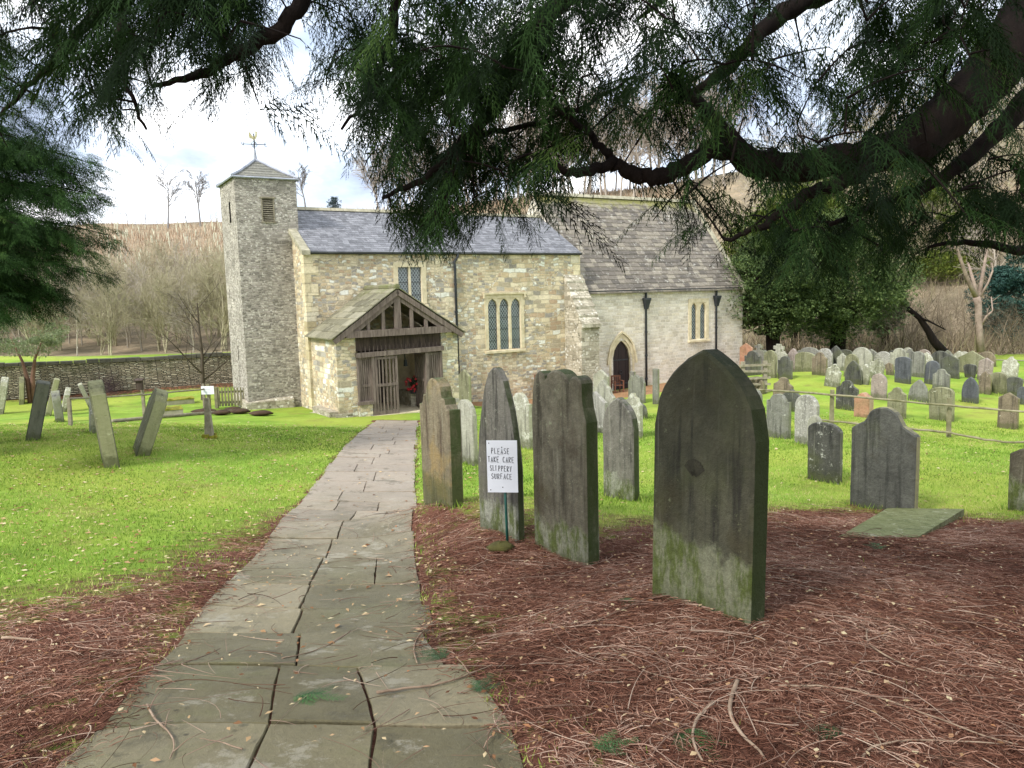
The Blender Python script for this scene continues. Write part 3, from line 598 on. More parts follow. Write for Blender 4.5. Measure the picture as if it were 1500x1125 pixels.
def window(u0,u1,z0,z1,n,head=True,v=24.,label_m=False,border=.13,mull=.09,rise=.28,parent=church,frame_mat='trim'):
    m=MB(); vf,vb=v-.025,v+.13; W_=(u1-u0-mull*(n-1))/n
    m.box((u0-border,vf,z0),(u0,vb,z1+border)); m.box((u1,vf,z0),(u1+border,vb,z1+border)); m.box((u0,vf,z1),(u1,vb,z1+border))
    m.hexa([(u0-border-.03,vf-.07,z0-.12),(u1+border+.03,vf-.07,z0-.12),(u1+border+.03,vb,z0-.12),(u0-border-.03,vb,z0-.12),(u0-border-.03,vf-.07,z0-.04),(u1+border+.03,vf-.07,z0-.04),(u1+border+.03,vb,z0),(u0-border-.03,vb,z0)])
    for i in range(n):
        a=u0+i*(W_+mull); b=a+W_
        if i<n-1: m.hexa([(b,vf+.03,z0),(b+mull,vf+.03,z0),(b+mull,vb,z0),(b,vb,z0),(b,vf+.03,z1),(b+mull,vf+.03,z1),(b+mull,vb,z1),(b,vb,z1)])
        if head:
            pts=arch_pt((a+b)/2,W_/2,z1-rise,rise*.93,8)
            for p,q in zip(pts[:-1],pts[1:]):
                m.hexa([(p[0],vf+.02,p[1]),(q[0],vf+.02,q[1]),(q[0],vb,q[1]),(p[0],vb,p[1]),(p[0],vf+.02,z1),(q[0],vf+.02,z1),(q[0],vb,z1),(p[0],vb,z1)])
    if label_m:
        m.box((u0-border-.06,vf-.06,z1+border),(u1+border+.06,vb,z1+border+.07)); m.box((u0-border-.06,vf-.06,z1+.0),(u0-border,vf+.01,z1+border)); m.box((u1+border,vf-.06,z1+.0),(u1+border+.06,vf+.01,z1+border))
    wn=cb(m,'window',frame_mat,parent); g=MB(); g.box((u0,v+.09,z0),(u1,v+.11,z1)); cb(g,'glass','glass',wn)
    for zz in np.arange(z0+.3,z1-.2,.42): b=MB(); b.box((u0,v+.075,zz),(u1,v+.085,zz+.015)); cb(b,'saddle_bar','iron',wn)
    return wn
def quadwall(m,u0,u1,z0,z1,v,holes):
    us=sorted({u0,u1,*[x for hh_ in holes for x in hh_[:2]]}); zs=sorted({z0,z1,*[x for hh_ in holes for x in hh_[2:]]})
    for a,b in zip(us[:-1],us[1:]):
        for c,d in zip(zs[:-1],zs[1:]):
            if any(h0-1e-6<=a and b<=h1+1e-6 and g0-1e-6<=c and d<=g1+1e-6 for h0,h1,g0,g1 in holes): continue
            m.add([(a,v,c),(b,v,c),(b,v,d),(a,v,d)],[(0,1,2,3)])
def roof_courses(m,a0,a1,bE,zE,bR,zR,n,tw,th,f,jit=.3,rr=random.Random(3)):
    for i in range(n):
        t0,t1=i/n,min(1,(i+1.35)/n); ww=tw*(1.25-.5*i/n); a=a0-rr.uniform(0,ww*.8)
        while a<a1:
            w_=ww*rr.uniform(1-jit,1+jit); s,e=max(a,a0),min(a+w_-.006,a1)
            if e-s>.02:
                dz=rr.uniform(0,.25)*th; dt=rr.uniform(-.12,.12)/n if i else 0
                q0=max(0,t0+dt); b0,z0=bE+(bR-bE)*q0,zE+(zR-zE)*q0; b1,z1=bE+(bR-bE)*t1,zE+(zR-zE)*t1
                m.col=rr.random()
                P=[f(s,b0,z0+.002),f(e,b0,z0+.002),f(e,b1,z1-.004),f(s,b1,z1-.004),f(s,b0,z0+th+dz),f(e,b0,z0+th+dz),f(e,b1,z1+.012),f(s,b1,z1+.012)]
                m.hexa(P)
            a+=w_
idf=lambda a,b,z:(a,b,z)
# --- nave
NU0,NU1,NE,NR,NV=6.85,17.35,3.08,4.62,26.7
W3=(13.31,14.67,-.37,1.47); W2L=(9.95,10.8,1.35,2.58); LAN=(23.06,23.9,-.5,1.04); SL=(17.78,18.0,-1.35,-.35)
DOOR=(18.9,19.78,-2.5,-.36)
nv=MB(); quadwall(nv,NU0,NU1,-3.,NE,24.,[W3,W2L,(8.42,9.32,-2.4,-.1)])
bk_=29.4
nv.add([(NU0,24,-3),(NU0,bk_,-3),(NU0,bk_,NE),(NU0,NV,NR-.03),(NU0,24,NE)],[(0,4,3,2,1)]); nv.add([(NU1,24,-3),(NU1,bk_,-3),(NU1,bk_,NE),(NU1,NV,NR-.03),(NU1,24,NE)],[(0,1,2,3,4)])
nv.add([(NU0,bk_,-3),(NU1,bk_,-3),(NU1,bk_,NE),(NU0,bk_,NE)],[(3,2,1,0)])
cb(nv,'nave_wall','nave')
# big corner stones
qn=MB(); z=-2.2; i=0
while z<2.95:
    hh_=R_.uniform(.24,.42); L_=R_.uniform(.32,.5) if i%2 else R_.uniform(.18,.3)
    qn.box((NU0-.012,23.985,z),(NU0+L_,24.3,min(z+hh_-.012,3.05))); z+=hh_; i+=1
z=2.25
qn2=MB()
for z,hh_,L_ in ((2.25,.4,.3),(2.66,.4,.42)): qn2.box((NU1-L_,23.985,z),(NU1+.012,24.2,z+hh_-.012))
cb(qn,'corner_stones','quoin'); cb(qn2,'corner_stones','quoin')
nr=MB(); nr.col=.5; slope=(NR-NE)/(NV-24)
roof_courses(nr,NU0-.03,NU1+.02,23.86,NE-.14*slope+.03,NV,NR+.03,22,.2,.022,idf,.25)
roof_courses(nr,NU0-.03,NU1+.02,29.54,NE-.14*slope+.03,NV,NR+.03,9,.6,.02,idf,.25)
cb(nr,'nave_roof','slate')
rt_=MB(); x=NU0
while x<NU1: rt_.hexa([(x,NV-.12,NR+.02),(x+.44,NV-.12,NR+.02),(x+.44,NV+.12,NR+.02),(x,NV+.12,NR+.02),(x,NV-.02,NR+.13),(x+.44,NV-.02,NR+.13),(x+.44,NV+.02,NR+.13),(x,NV+.02,NR+.13)]); x+=.45
cb(rt_,'ridge_tiles','coping')
vg=MB(); vg.hexa([(NU0-.1,23.8,NE-.12),(NU0+.16,23.8,NE-.12),(NU0+.16,NV-1.2,NE+1.5*slope-.05),(NU0-.1,NV-1.2,NE+1.5*slope-.05),(NU0-.1,23.8,NE+.02),(NU0+.16,23.8,NE+.02),(NU0+.16,NV-1.2,NE+1.5*slope+.1),(NU0-.1,NV-1.2,NE+1.5*slope+.1)]); cb(vg,'verge_coping','coping')
def gutter(u0,u1,v,z,par=church):
    m=MB(); n=7; pr_=[]
    for k in range(n): a=math.pi*k/(n-1); pr_.append((v-.075+.07*math.cos(a+math.pi)*1.,z-.07*math.sin(a)))
    prof=[(v-.145,z+.012)]+pr_+[(v-.005,z+.012)]
    m.prism(prof,lambda a,b:(u0,a,b),lambda a,b:(u1,a,b)); return cb(m,'gutter','iron',par)
gutter(NU0+.15,NU1+.03,24.,NE-.02); gutter(NU1+.08,26.0,24.,1.62)
def downpipe(u,ztop,zbot,hop=False):
    m=MB(); v=23.93; m.tube([(u,v-.03,ztop),(u,v,ztop-.12),(u,v+.02,ztop-.3),(u,v+.02,zbot)],.045,8)
    if not hop: 
        m=MB(); m.tube([(u+.1,v-.03,ztop),(u+.1,v-.02,ztop-.12),(u-.02,v,ztop-.3),(u,v+.01,ztop-.42),(u,v+.02,zbot)],.045,8)
    p=cb(m,'downpipe','iron',church,True)
    for zz in np.arange(zbot+.3,ztop-.5,.95): b=MB(); b.tube([(u,v+.02,zz),(u,v+.02,zz+.07)],.058,8); cb(b,'pipe_collar','iron',p)
    if hop:
        b=MB(); b.hexa([(u-.06,v-.06,ztop-.75),(u+.06,v-.06,ztop-.75),(u+.06,v+.06,ztop-.75),(u-.06,v+.06,ztop-.75),(u-.14,v-.13,ztop-.38),(u+.14,v-.13,ztop-.38),(u+.14,v+.06,ztop-.38),(u-.14,v+.06,ztop-.38)])
        b.box((u-.15,v-.14,ztop-.38),(u+.15,v+.06,ztop-.3)); cb(b,'rainwater_head','iron',p)
downpipe(12.04,3.04,-2.15); downpipe(20.56,1.6,-2.3,True); downpipe(24.47,1.6,-2.3,True)
window(*W3,3,True,label_m=True,rise=.3); window(*W2L,2,False,border=.16,mull=.07)
# --- chancel
CE,CRZ,CRV=1.66,5.6,27.15; CU0,CU1=NU1,26.12
ch=MB(); quadwall(ch,CU0,CU1,-3.,CE,24.003,[LAN,DOOR,SL]); cbk=30.3
ch.add([(CU1,24.003,-3),(CU1,cbk,-3),(CU1,cbk,CE),(CU1,CRV,CRZ-.03),(CU1,24.003,CE)],[(0,1,2,3,4)]); ch.add([(CU0+.004,24.003,CE-2),(CU0+.004,cbk,CE-2),(CU0+.004,cbk,CE),(CU0+.004,CRV,CRZ-.03),(CU0+.004,24.003,CE)],[(4,3,2,1,0)])
ch.add([(CU0,cbk,-3),(CU1,cbk,-3),(CU1,cbk,CE),(CU0,cbk,CE)],[(3,2,1,0)])
cb(ch,'chancel_wall','chancel')
cr_=MB(); cr_.col=.5; cs=(CRZ-CE)/(CRV-24)
roof_courses(cr_,CU0+.03,CU1-.12,23.84,CE-.16*cs+.05,CRV,CRZ+.03,24,.3,.05,idf,.35)
roof_courses(cr_,CU0+.03,CU1-.12,30.46,CE-.16*cs+.05,CRV,CRZ+.03,9,.8,.03,idf,.35)
cb(cr_,'chancel_roof','stoneslate')
rd=MB(); x=CU0
while x<CU1: rd.hexa([(x,CRV-.14,CRZ+.0),(x+.49,CRV-.14,CRZ+.0),(x+.49,CRV+.14,CRZ+.0),(x,CRV+.14,CRZ+.0),(x,CRV-.03,CRZ+.14),(x+.49,CRV-.03,CRZ+.14),(x+.49,CRV+.03,CRZ+.14),(x,CRV+.03,CRZ+.14)]); x+=.5
cb(rd,'ridge_tiles','coping')
cp_=MB()
for s,vE in ((1,23.8),(-1,30.5)):
    for k in range(9):
        t0,t1=k/9,(k+.985)/9; a,b=vE+(CRV-vE)*t0,vE+(CRV-vE)*t1; za,zb_=CE-.18*cs+(CRZ-CE+.18*cs)*t0,CE-.18*cs+(CRZ-CE+.18*cs)*t1
        cp_.hexa([(CU1-.14,a,za-.05),(CU1+.09,a,za-.05),(CU1+.09,b,zb_-.05),(CU1-.14,b,zb_-.05),(CU1-.14,a,za+.13),(CU1+.09,a,za+.13),(CU1+.09,b,zb_+.13),(CU1-.14,b,zb_+.13)])
cp_.box((CU1-.16,23.78,CE-.32),(CU1+.1,24.06,CE-.02)); cb(cp_,'gable_coping','coping')
window(*LAN,2,True,rise=.3,mull=.2,border=.16); window(*SL,1,True,rise=.2,border=.2)
# pointed priest door
dm=MB(); dc,dw,dzs,dr=(DOOR[0]+DOOR[1])/2,.44,-1.12,.76
for d0,d1,v0,v1 in ((0,.09,24.03,24.2),(.09,.2,23.99,24.2),): arch_ring(dm,dc,dw,dzs,dr,d0,d1,v0,v1,-2.42)
pts=arch_pt(dc,dw,dzs,dr,10)
for p,q in zip(pts[:-1],pts[1:]): dm.hexa([(p[0],24.04,p[1]),(q[0],24.04,q[1]),(q[0],24.2,q[1]),(p[0],24.2,p[1]),(p[0],24.04,DOOR[3]),(q[0],24.04,DOOR[3]),(q[0],24.2,DOOR[3]),(p[0],24.2,DOOR[3])])
arch_ring(dm,dc,dw,dzs,dr,.24,.31,23.93,24.1,dzs-.15); dm.box((dc-.6,23.7,-2.5),(dc+.6,24.2,-2.36))
df=cb(dm,'door_surround','trim')
dd=MB(); 
for k in range(5): dd.box((DOOR[0]+k*.176+.004,24.1+.004*(k%2),-2.4),(DOOR[0]+(k+1)*.176-.004,24.15,DOOR[3]))
do_=cb(dd,'door','doorw'); 
for zz in (-1.15,-2.1): hg=MB(); hg.box((DOOR[0]+.02,24.085,zz),(DOOR[1]-.06,24.098,zz+.045)); cb(hg,'hinge','iron',do_)
hr=MB(); hr.tube([(dc+.0+.07*math.cos(a),24.07,-1.62+.07*math.sin(a)) for a in np.linspace(0,6.283,13)],.012,5,False); cb(hr,'ring_handle','iron',do_)
# buttress
bt=MB(); b0,b1=16.62,17.42
prof=[(24.05,-3),(22.95,-3),(22.95,.25),(22.9,.25),(22.9,.38),(24.0,2.2),(24.05,2.2)]
bt.prism(prof,lambda a,b:(b0,a,b),lambda a,b:(b1,a,b)); cb(bt,'buttress','butt')
bc=MB(); 
for k in range(6):
    t0,t1=k/6,(k+1.02)/6; va,za=22.84+1.16*t0,.3+1.92*t0; vb2,zb_=22.84+1.16*t1,.3+1.92*t1
    bc.hexa([(b0-.03,va,za),(b1+.03,va,za),(b1+.03,vb2,zb_),(b0-.03,vb2,zb_),(b0-.03,va,za+.13),(b1+.03,va,za+.13),(b1+.03,vb2,zb_+.04),(b0-.03,vb2,zb_+.04)])
cb(bc,'buttress_weathering','butt')
# --- tower
TU0,TU1,TV0,TV1,TE=5.17,7.08,25.2,27.55,5.42
tw_=MB(); LV=(5.95,6.35,4.08,4.8); quadwall(tw_,TU0,TU1,-3,TE,TV0,[LV])
WS=(26.0,26.22,4.1,4.75); WS2=(26.25,26.33,-.35,.15)
us=sorted({TV0,TV1,WS[0],WS[1],WS2[0],WS2[1]}); zs=sorted({-3,TE,WS[2],WS[3],WS2[2],WS2[3]})
for a,b in zip(us[:-1],us[1:]):
    for c,d in zip(zs[:-1],zs[1:]):
        if any(q[0]<=a+1e-6 and b<=q[1]+1e-6 and q[2]<=c+1e-6 and d<=q[3]+1e-6 for q in (WS,WS2)): continue
        tw_.add([(TU0,a,c),(TU0,b,c),(TU0,b,d),(TU0,a,d)],[(3,2,1,0)])
tw_.add([(TU1,TV0,-3),(TU1,TV1,-3),(TU1,TV1,TE),(TU1,TV0,TE)],[(0,1,2,3)]); tw_.add([(TU0,TV1,-3),(TU1,TV1,-3),(TU1,TV1,TE),(TU0,TV1,TE)],[(3,2,1,0)])
tower=cb(tw_,'tower','tower')
tp=MB(); tp.hexa([(TU0-.14,TV0-.16,-3),(TU1-.5,TV0-.16,-3),(TU1-.5,TV0+.1,-3),(TU0-.14,TV1,-3),(TU0-.1,TV0-.12,-1.62),(TU1-.5,TV0-.12,-1.62),(TU1-.5,TV0+.05,-1.5),(TU0-.0,TV1,-1.5)]); cb(tp,'tower_plinth','butt',tower)
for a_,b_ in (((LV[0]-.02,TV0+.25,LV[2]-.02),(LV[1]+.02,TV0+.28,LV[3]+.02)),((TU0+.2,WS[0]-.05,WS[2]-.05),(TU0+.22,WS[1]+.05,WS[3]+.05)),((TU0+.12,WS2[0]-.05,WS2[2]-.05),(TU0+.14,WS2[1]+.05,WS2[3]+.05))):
    iv=MB(); iv.box(a_,b_); cb(iv,'opening_shade','dark',tower)  # near-black sheet painted as the shade inside each tower opening
lv=MB(); k=LV[2]+.03
lv.box((LV[0],TV0-.01,LV[2]),(LV[0]+.035,TV0+.1,LV[3])); lv.box((LV[1]-.035,TV0-.01,LV[2]),(LV[1],TV0+.1,LV[3])); lv.box((LV[0]-.04,TV0-.03,LV[3]),(LV[1]+.04,TV0+.1,LV[3]+.05)); lv.box((LV[0]-.03,TV0-.03,LV[2]-.04),(LV[1]+.03,TV0+.1,LV[2]))
while k<LV[3]-.03:
    lv.hexa([(LV[0]+.03,TV0,k),(LV[1]-.03,TV0,k),(LV[1]-.03,TV0+.09,k+.05),(LV[0]+.03,TV0+.09,k+.05),(LV[0]+.03,TV0,k+.018),(LV[1]-.03,TV0,k+.018),(LV[1]-.03,TV0+.09,k+.066),(LV[0]+.03,TV0+.09,k+.066)]); k+=.066
cb(lv,'louvre','wood',tower)
tr=MB(); tr.col=.7; e=.07; apx=((TU0+TU1)/2,(TV0+TV1)/2,6.16)
for t0,t1,z0,z1 in [(i/7,(i+1)/7,None,None) for i in range(7)]:
    def ring(t,dz=0.):
        s=1-t; zc=TE-.02+(6.16-TE)*(t**1.12)+dz
        hx,hy=((TU1-TU0)/2+e)*s,((TV1-TV0)/2+e)*s
        return [(apx[0]-hx,apx[1]-hy,zc),(apx[0]+hx,apx[1]-hy,zc),(apx[0]+hx,apx[1]+hy,zc),(apx[0]-hx,apx[1]+hy,zc)]
    a=ring(max(0,t0-.02),.03);b=ring(min(1,t1),.006); c=ring(max(0,t0-.02),0.)
    tr.col=random.random()*.5+.3
    tr.add(c+a+b,[(0,1,5,4),(1,2,6,5),(2,3,7,6),(3,0,4,7),(4,5,9,8),(5,6,10,9),(6,7,11,10),(7,4,8,11)])
roof=cb(tr,'tower_roof','towerslate',tower)
lr=MB(); cs4=[(TU0-e,TV0-e),(TU1+e,TV0-e),(TU1+e,TV1+e),(TU0-e,TV1+e)]
for c in cs4:
    lr.tube([(c[0],c[1],TE+.04)]+[(c[0]+(apx[0]-c[0])*t,c[1]+(apx[1]-c[1])*t,TE+.03+(6.16-TE)*t**1.12) for t in (.33,.66,1)],.045,6)
for a,b in zip(cs4,cs4[1:]+cs4[:1]): lr.tube([(*a,TE),(*b,TE)],.032,5)
lr.tube([(*apx[:2],6.05),(*apx[:2],6.22),(*apx[:2],6.5)],[.12,.06,.03],6); cb(lr,'lead_hips','lead',tower)
# weathervane on the tower
wx,wy,wz=apx; wvn=MB(); wvn.tube([(wx,wy,6.4),(wx,wy,7.0)],.018,6)
wdir=rad(20); 
arms=[('E',0),('N',90),('W',180),('S',270)]
for l,a in arms:
    an=rad(a)-A+wdir; wvn.tube([(wx,wy,6.66),(wx+.34*math.cos(an),wy+.34*math.sin(an),6.66)],.013,5); 
wvn.tube([(wx-.0+.09*math.cos(t),wy,6.66+.09*math.sin(t)) for t in np.linspace(0,6.283,12)],.008,4,False)
wv_=cb(wvn,'weathervane','iron')
GL={'N':[[(0,0),(0,1),(.7,0),(.7,1)]],'E':[[(.65,0),(0,0),(0,1),(.65,1)],[(0,.5),(.5,.5)]],'S':[[(.6,.85),(.35,1),(.05,.85),(.1,.6),(.55,.42),(.62,.15),(.35,0),(0,.15)]],'W':[[(0,1),(.2,0),(.4,.7),(.6,0),(.8,1)]],
 'P':[[(0,0),(0.02,1),(.45,.97),(.6,.75),(.42,.52),(.02,.48)]],'L':[[(0,1),(.02,0),(.6,.03)]],'A':[[(0,0),(.35,1),(.68,0)],[(.12,.36),(.56,.38)]],'T':[[(0,.98),(.7,1)],[(.35,1),(.34,0)]],'K':[[(0,0),(0,1)],[(.6,1),(.02,.45),(.62,0)]],
 'C':[[(.62,.85),(.35,1),(.08,.8),(0,.45),(.15,.08),(.4,0),(.63,.15)]],'R':[[(0,0),(.02,1),(.45,.98),(.6,.76),(.42,.55),(.03,.5),(.62,0)]],'I':[[(.1,0),(.12,1)]],'Y':[[(0,1),(.3,.5),(.6,1)],[(.3,.5),(.26,0)]],'U':[[(0,1),(.02,.2),(.25,0),(.52,.1),(.6,1)]],'F':[[(0,0),(.02,1),(.6,.98)],[(.02,.52),(.45,.52)]]}
for l,a in arms:
    lt=MB(); an=rad(a)-A+wdir; c=(wx+.36*math.cos(an),wy+.36*math.sin(an))
    for st in GL[l]: lt.tube([(c[0]+(x-.35)*.09,c[1],6.66+(z-.5)*.11) for x,z in st],.011,4)
    cb(lt,'compass_letter','iron',wv_)
ck=MB(); prof=[(-.16,.02),(-.2,.12),(-.17,.24),(-.1,.17),(-.05,.11),(.03,.12),(.07,.2),(.06,.27),(.1,.3),(.13,.26),(.18,.24),(.13,.22),(.13,.14),(.09,.05),(.02,0),(.02,-.06),(-.02,-.06),(-.03,0),(-.1,.03)]
ck.prism(prof,lambda a,b:(wx+a*.9,wy+a*.35-.012,6.8+b),lambda a,b:(wx+a*.9,wy+a*.35+.012,6.8+b)); cb(ck,'cockerel','gold',wv_)
# --- porch
PV=21.5; pU0,pU1,pA=6.8,10.93,8.8; pzE,pzA=.5,1.86; pin0,pin1=7.5,10.25
pw=MB(); pw.box((pU0+.12,PV,-3),(pin0,24,.52)); pw.box((pin1,PV,-3),(pU1-.12,24,.52))
porch=cb(pw,'porch','nave')
pb=MB(); pb.box((pU0+.0,PV-.05,-3),(pU0+.5,PV-.001,-1.72)); pb.box((pU0-.14,PV+.1,-3),(pU0+.119,23.3,-1.66)); pb.box((pU0-.5,PV+.25,-3),(pU0-.141,23.2,-1.84)); cb(pb,'porch_footing','butt',porch)
ps=MB(); ps.box((pin0+.002,PV-.06,-3),(pin0+.42,PV+.3,-1.5)); cb(ps,'stone_sill','nave',porch)
fl=MB(); fl.box((pin0,PV-.1,-3),(pin1,24,-1.87)); cb(fl,'porch_floor','trim',porch)
pi=MB(); pi.box((pin0+.001,PV+.4,-1.86),(pin0+.03,23.95,1.)); pi.box((pin1-.03,PV+.4,-1.86),(pin1-.001,23.95,.5)); pi.box((pin0+.03,23.95,-1.86),(pin1-.03,23.98,.5)); cb(pi,'limewashed_lining','trim',porch)
pd=MB(); pd.box((8.42,23.9,-1.86),(9.3,23.94,.0)); cb(pd,'inner_door','doorw',porch)
prf=MB(); prf.col=.5; fpor=lambda a,b,z:(b,a,z)
roof_courses(prf,PV-.22,23.98,pU0-.07,pzE-.06,pA,pzA+.02,8,.5,.035,fpor,.3); roof_courses(prf,PV-.22,23.98,pU1+.07,pzE-.06,pA,pzA+.02,8,.5,.035,fpor,.3)
cb(prf,'porch_roof','porchslate',porch)
rdg=MB(); rdg.col=.5; rdg.tube([(pA,PV-.22,pzA+.05),(pA,23.98,pzA+.05)],.08,7); cb(rdg,'porch_ridge','porchslate',porch)
pt=MB(); vf=PV-.1; sl_=(pzA-pzE)/(pA-pU0)
for s,e_ in ((1,pU0),(-1,pU1)):
    pt.beam((e_+.02*s,vf-.06,pzE-.13),(pA+.02*s,vf-.06,pzA-.1),.07,.15)
    pt.beam((e_+.5*s,vf+.02,pzE+.02),(pA,vf+.02,pzA-.26),.12,.13)
pt.beam((pU0+.38,vf,pzE+.06),(pU1-.38,vf,pzE+.08),.16,.2)
pt.beam((pA,vf+.01,pzE+.1),(pA,vf+.01,pzA-.12),.2,.12,(0,1,0))
for dx_,top in ((.45,1.27),(.92,.93)):
    for s in (-1,1): pt.beam((pA+dx_*s,vf+.02,pzE+.1),(pA+dx_*s,vf+.02,top),.1,.08,(0,1,0))
for e_ in (pU0+.25,pU1-.25): pt.beam((e_,PV-.18,pzE+.0),(e_,23.9,pzE+.0),.12,.12)
cb(pt,'gable_timbers','oak',porch)
db=MB()
for k in range(11): db.box((pin0+.005+k*.249,PV+.05+.006*(k%2),.06),(pin0+.245+k*.249,PV+.08,pzE))
cb(db,'header_boarding','oakdark',porch)
ln=MB(); ln.beam((pin0-.02,PV-.03,-.06),(pin1+.04,PV-.03,.0),.13,.14)
for k in range(20): u_=pin0+.15+k*.128; ln.tube([(u_,PV-.03,.0),(u_,PV-.03,.2)],[.012,.004],4)
ln.box((pin0,PV-.04,-1.5),(pin0+.06,PV+.05,-.1)); ln.box((pin1-.08,PV-.04,-1.87),(pin1,PV+.05,-.1)); ln.box((7.94,PV-.05,-1.87),(8.04,PV+.06,-.1)); ln.box((9.68,PV-.05,-1.87),(9.77,PV+.06,-.1))
cb(ln,'spiked_lintel_and_posts','oak',porch)
def slats(m,u0,u1,z0,z1,v,n,mid=None,fr=.07):
    m.box((u0,v,z0),(u1,v+.05,z0+fr*1.4)); m.box((u0,v,z1-fr),(u1,v+.05,z1)); m.box((u0,v-.003,z0),(u0+fr,v+.047,z1)); m.box((u1-fr,v-.003,z0),(u1,v+.047,z1))
    if mid is not None: m.box((u0,v-.006,mid),(u1,v+.053,mid+fr*1.1))
    for k in range(n):
        u=u0+fr+(k+.5)*(u1-u0-2*fr)/n; m.box((u-.022,v+.008,z0),(u+.022,v+.04,z1))
s1=MB(); slats(s1,pin0+.06,7.94,-1.5,-.12,PV,4,-1.0); s1.box((pin0-.02,PV-.1,-1.52),(7.96,PV+.08,-1.42)); cb(s1,'slatted_panel','oak',porch)
s2=MB(); slats(s2,9.77,pin1-.08,-1.84,-.12,PV,4,-1.0); cb(s2,'slatted_panel','oak',porch)
s3=MB(); slats(s3,8.05,8.76,-1.86,-.14,PV-.05,5,-1.02,.075); cb(s3,'gate','oak',porch)
s4=MB(); 
for z_ in (-1.8,-1.0,-.25): s4.box((9.66,PV+.05,z_),(9.7,PV+.75,z_+.09))
for k in range(6): s4.box((9.665,PV+.06+k*.13,-1.84),(9.695,PV+.11+k*.13,-.15))
cb(s4,'gate','oak',porch)
# stone bench and flowers inside the porch
bn=MB(); bn.box((9.55,22.4,-1.866),(10.2,23.4,-1.4)); cb(bn,'stone_bench','butt',porch)
fw=empty('flower_arrangement',uv(9.6,22.3,-1.42)); tag(fw,'red flowers and dark greenery standing just inside the porch doorway','flowers')
m=MB(); rr=random.Random(8)
m.tube([(0,0,.1),(0,0,.3)],[.03,.12],6)
for k in range(170):
    d=np.array([rr.gauss(0,1),rr.gauss(0,1),rr.gauss(0,1)]);d/=np.linalg.norm(d); c=np.array([0,0,.3])+d*rr.uniform(.08,.2); a=np.cross(d,[.3,.2,1]);a/=np.linalg.norm(a);b=np.cross(a,d)
    m.add([c-a*.02,c+b*.05+d*.03,c+a*.02,c-b*.03],[(0,1,2,3)])
m.build('greenery',mat_foliage('dark_greenery',['1c2a18','2f4426'],.6,.1),fw)
m=MB()
for k in range(26):
    d=np.array([rr.gauss(0,1),rr.gauss(0,1)-.5,rr.gauss(0,1)]);d/=np.linalg.norm(d); c=np.array([0,0,.3])+d*.24
    for j in range(5):
        a=np.array([math.cos(j*1.256),0,math.sin(j*1.256)]); m.add([c,c+a*.045+d*.012,c+np.array([math.cos(j*1.256+1),0,math.sin(j*1.256+1)])*.04],[(0,1,2)])
m.build('blooms',M['redflower'],fw); m=MB(); m.tube([(0,0,-.02),(0,0,.16)],[.09,.13],10); m.build('pot',M['iron'],fw)
rp=MB(); q=uv(9.35,22.3,0); rp.tube([(0,0,0),(0,0,-.5),(.02,0,-.9)],.02,5); rp.tube([(.02,0,-.8),(.02,0,-1.0)],[.05,.07],6); bell=rp.build('bell_rope',M['iron'],None); bell.location=(q[0],q[1],.45); tag(bell,'dark rope hanging inside the porch above the red flowers','rope')
# --- wooden seats against the walls
def seat(u,v,z,w_,name,label,ang=0,sc_=1.):
    t=empty(name,uv(u,v,z),A+ang); t.scale=(sc_,)*3; tag(t,label,'bench' if w_>1 else 'chair')
    m=MB(); 
    for k in range(5): m.box((-w_/2,-.24+k*.095,.4),(w_/2,-.16+k*.095,.425))
    m.build('seat',M['redwood'],t)
    m=MB(); m.box((-w_/2,.24,.86),(w_/2,.28,.94)); m.box((-w_/2,.24,.48),(w_/2,.27,.54)); n=int(w_/.09)
    for k in range(n): m.box((-w_/2+.05+k*(w_-.1)/(n-1)-.02,.25,.5),(-w_/2+.05+k*(w_-.1)/(n-1)+.02,.27,.88))
    m.build('backrest',M['redwood'],t)
    for sx in (-1,1):
        for sy,hh_ in ((-.24,.64),(.26,.94)):
            m=MB(); m.box((sx*w_/2-.03,sy-.03,-.02),(sx*w_/2+.03,sy+.03,hh_)); m.build('leg',M['redwood'],t)
        m=MB(); m.box((sx*w_/2-.04,-.28,.641),(sx*w_/2+.04,.229,.675)); m.build('armrest',M['redwood'],t)
seat(18.55,23.3,h(*uv(18.55,23.3,0)[:2]),.5,'armchair','red brown wooden armchair beside the dark pointed church door',rad(-15),.7)
seat(15.35,23.45,h(*uv(15.35,23.45,0)[:2]),.6,'garden_chair','brown wooden slatted chair against the nave wall under the three light window',rad(20))
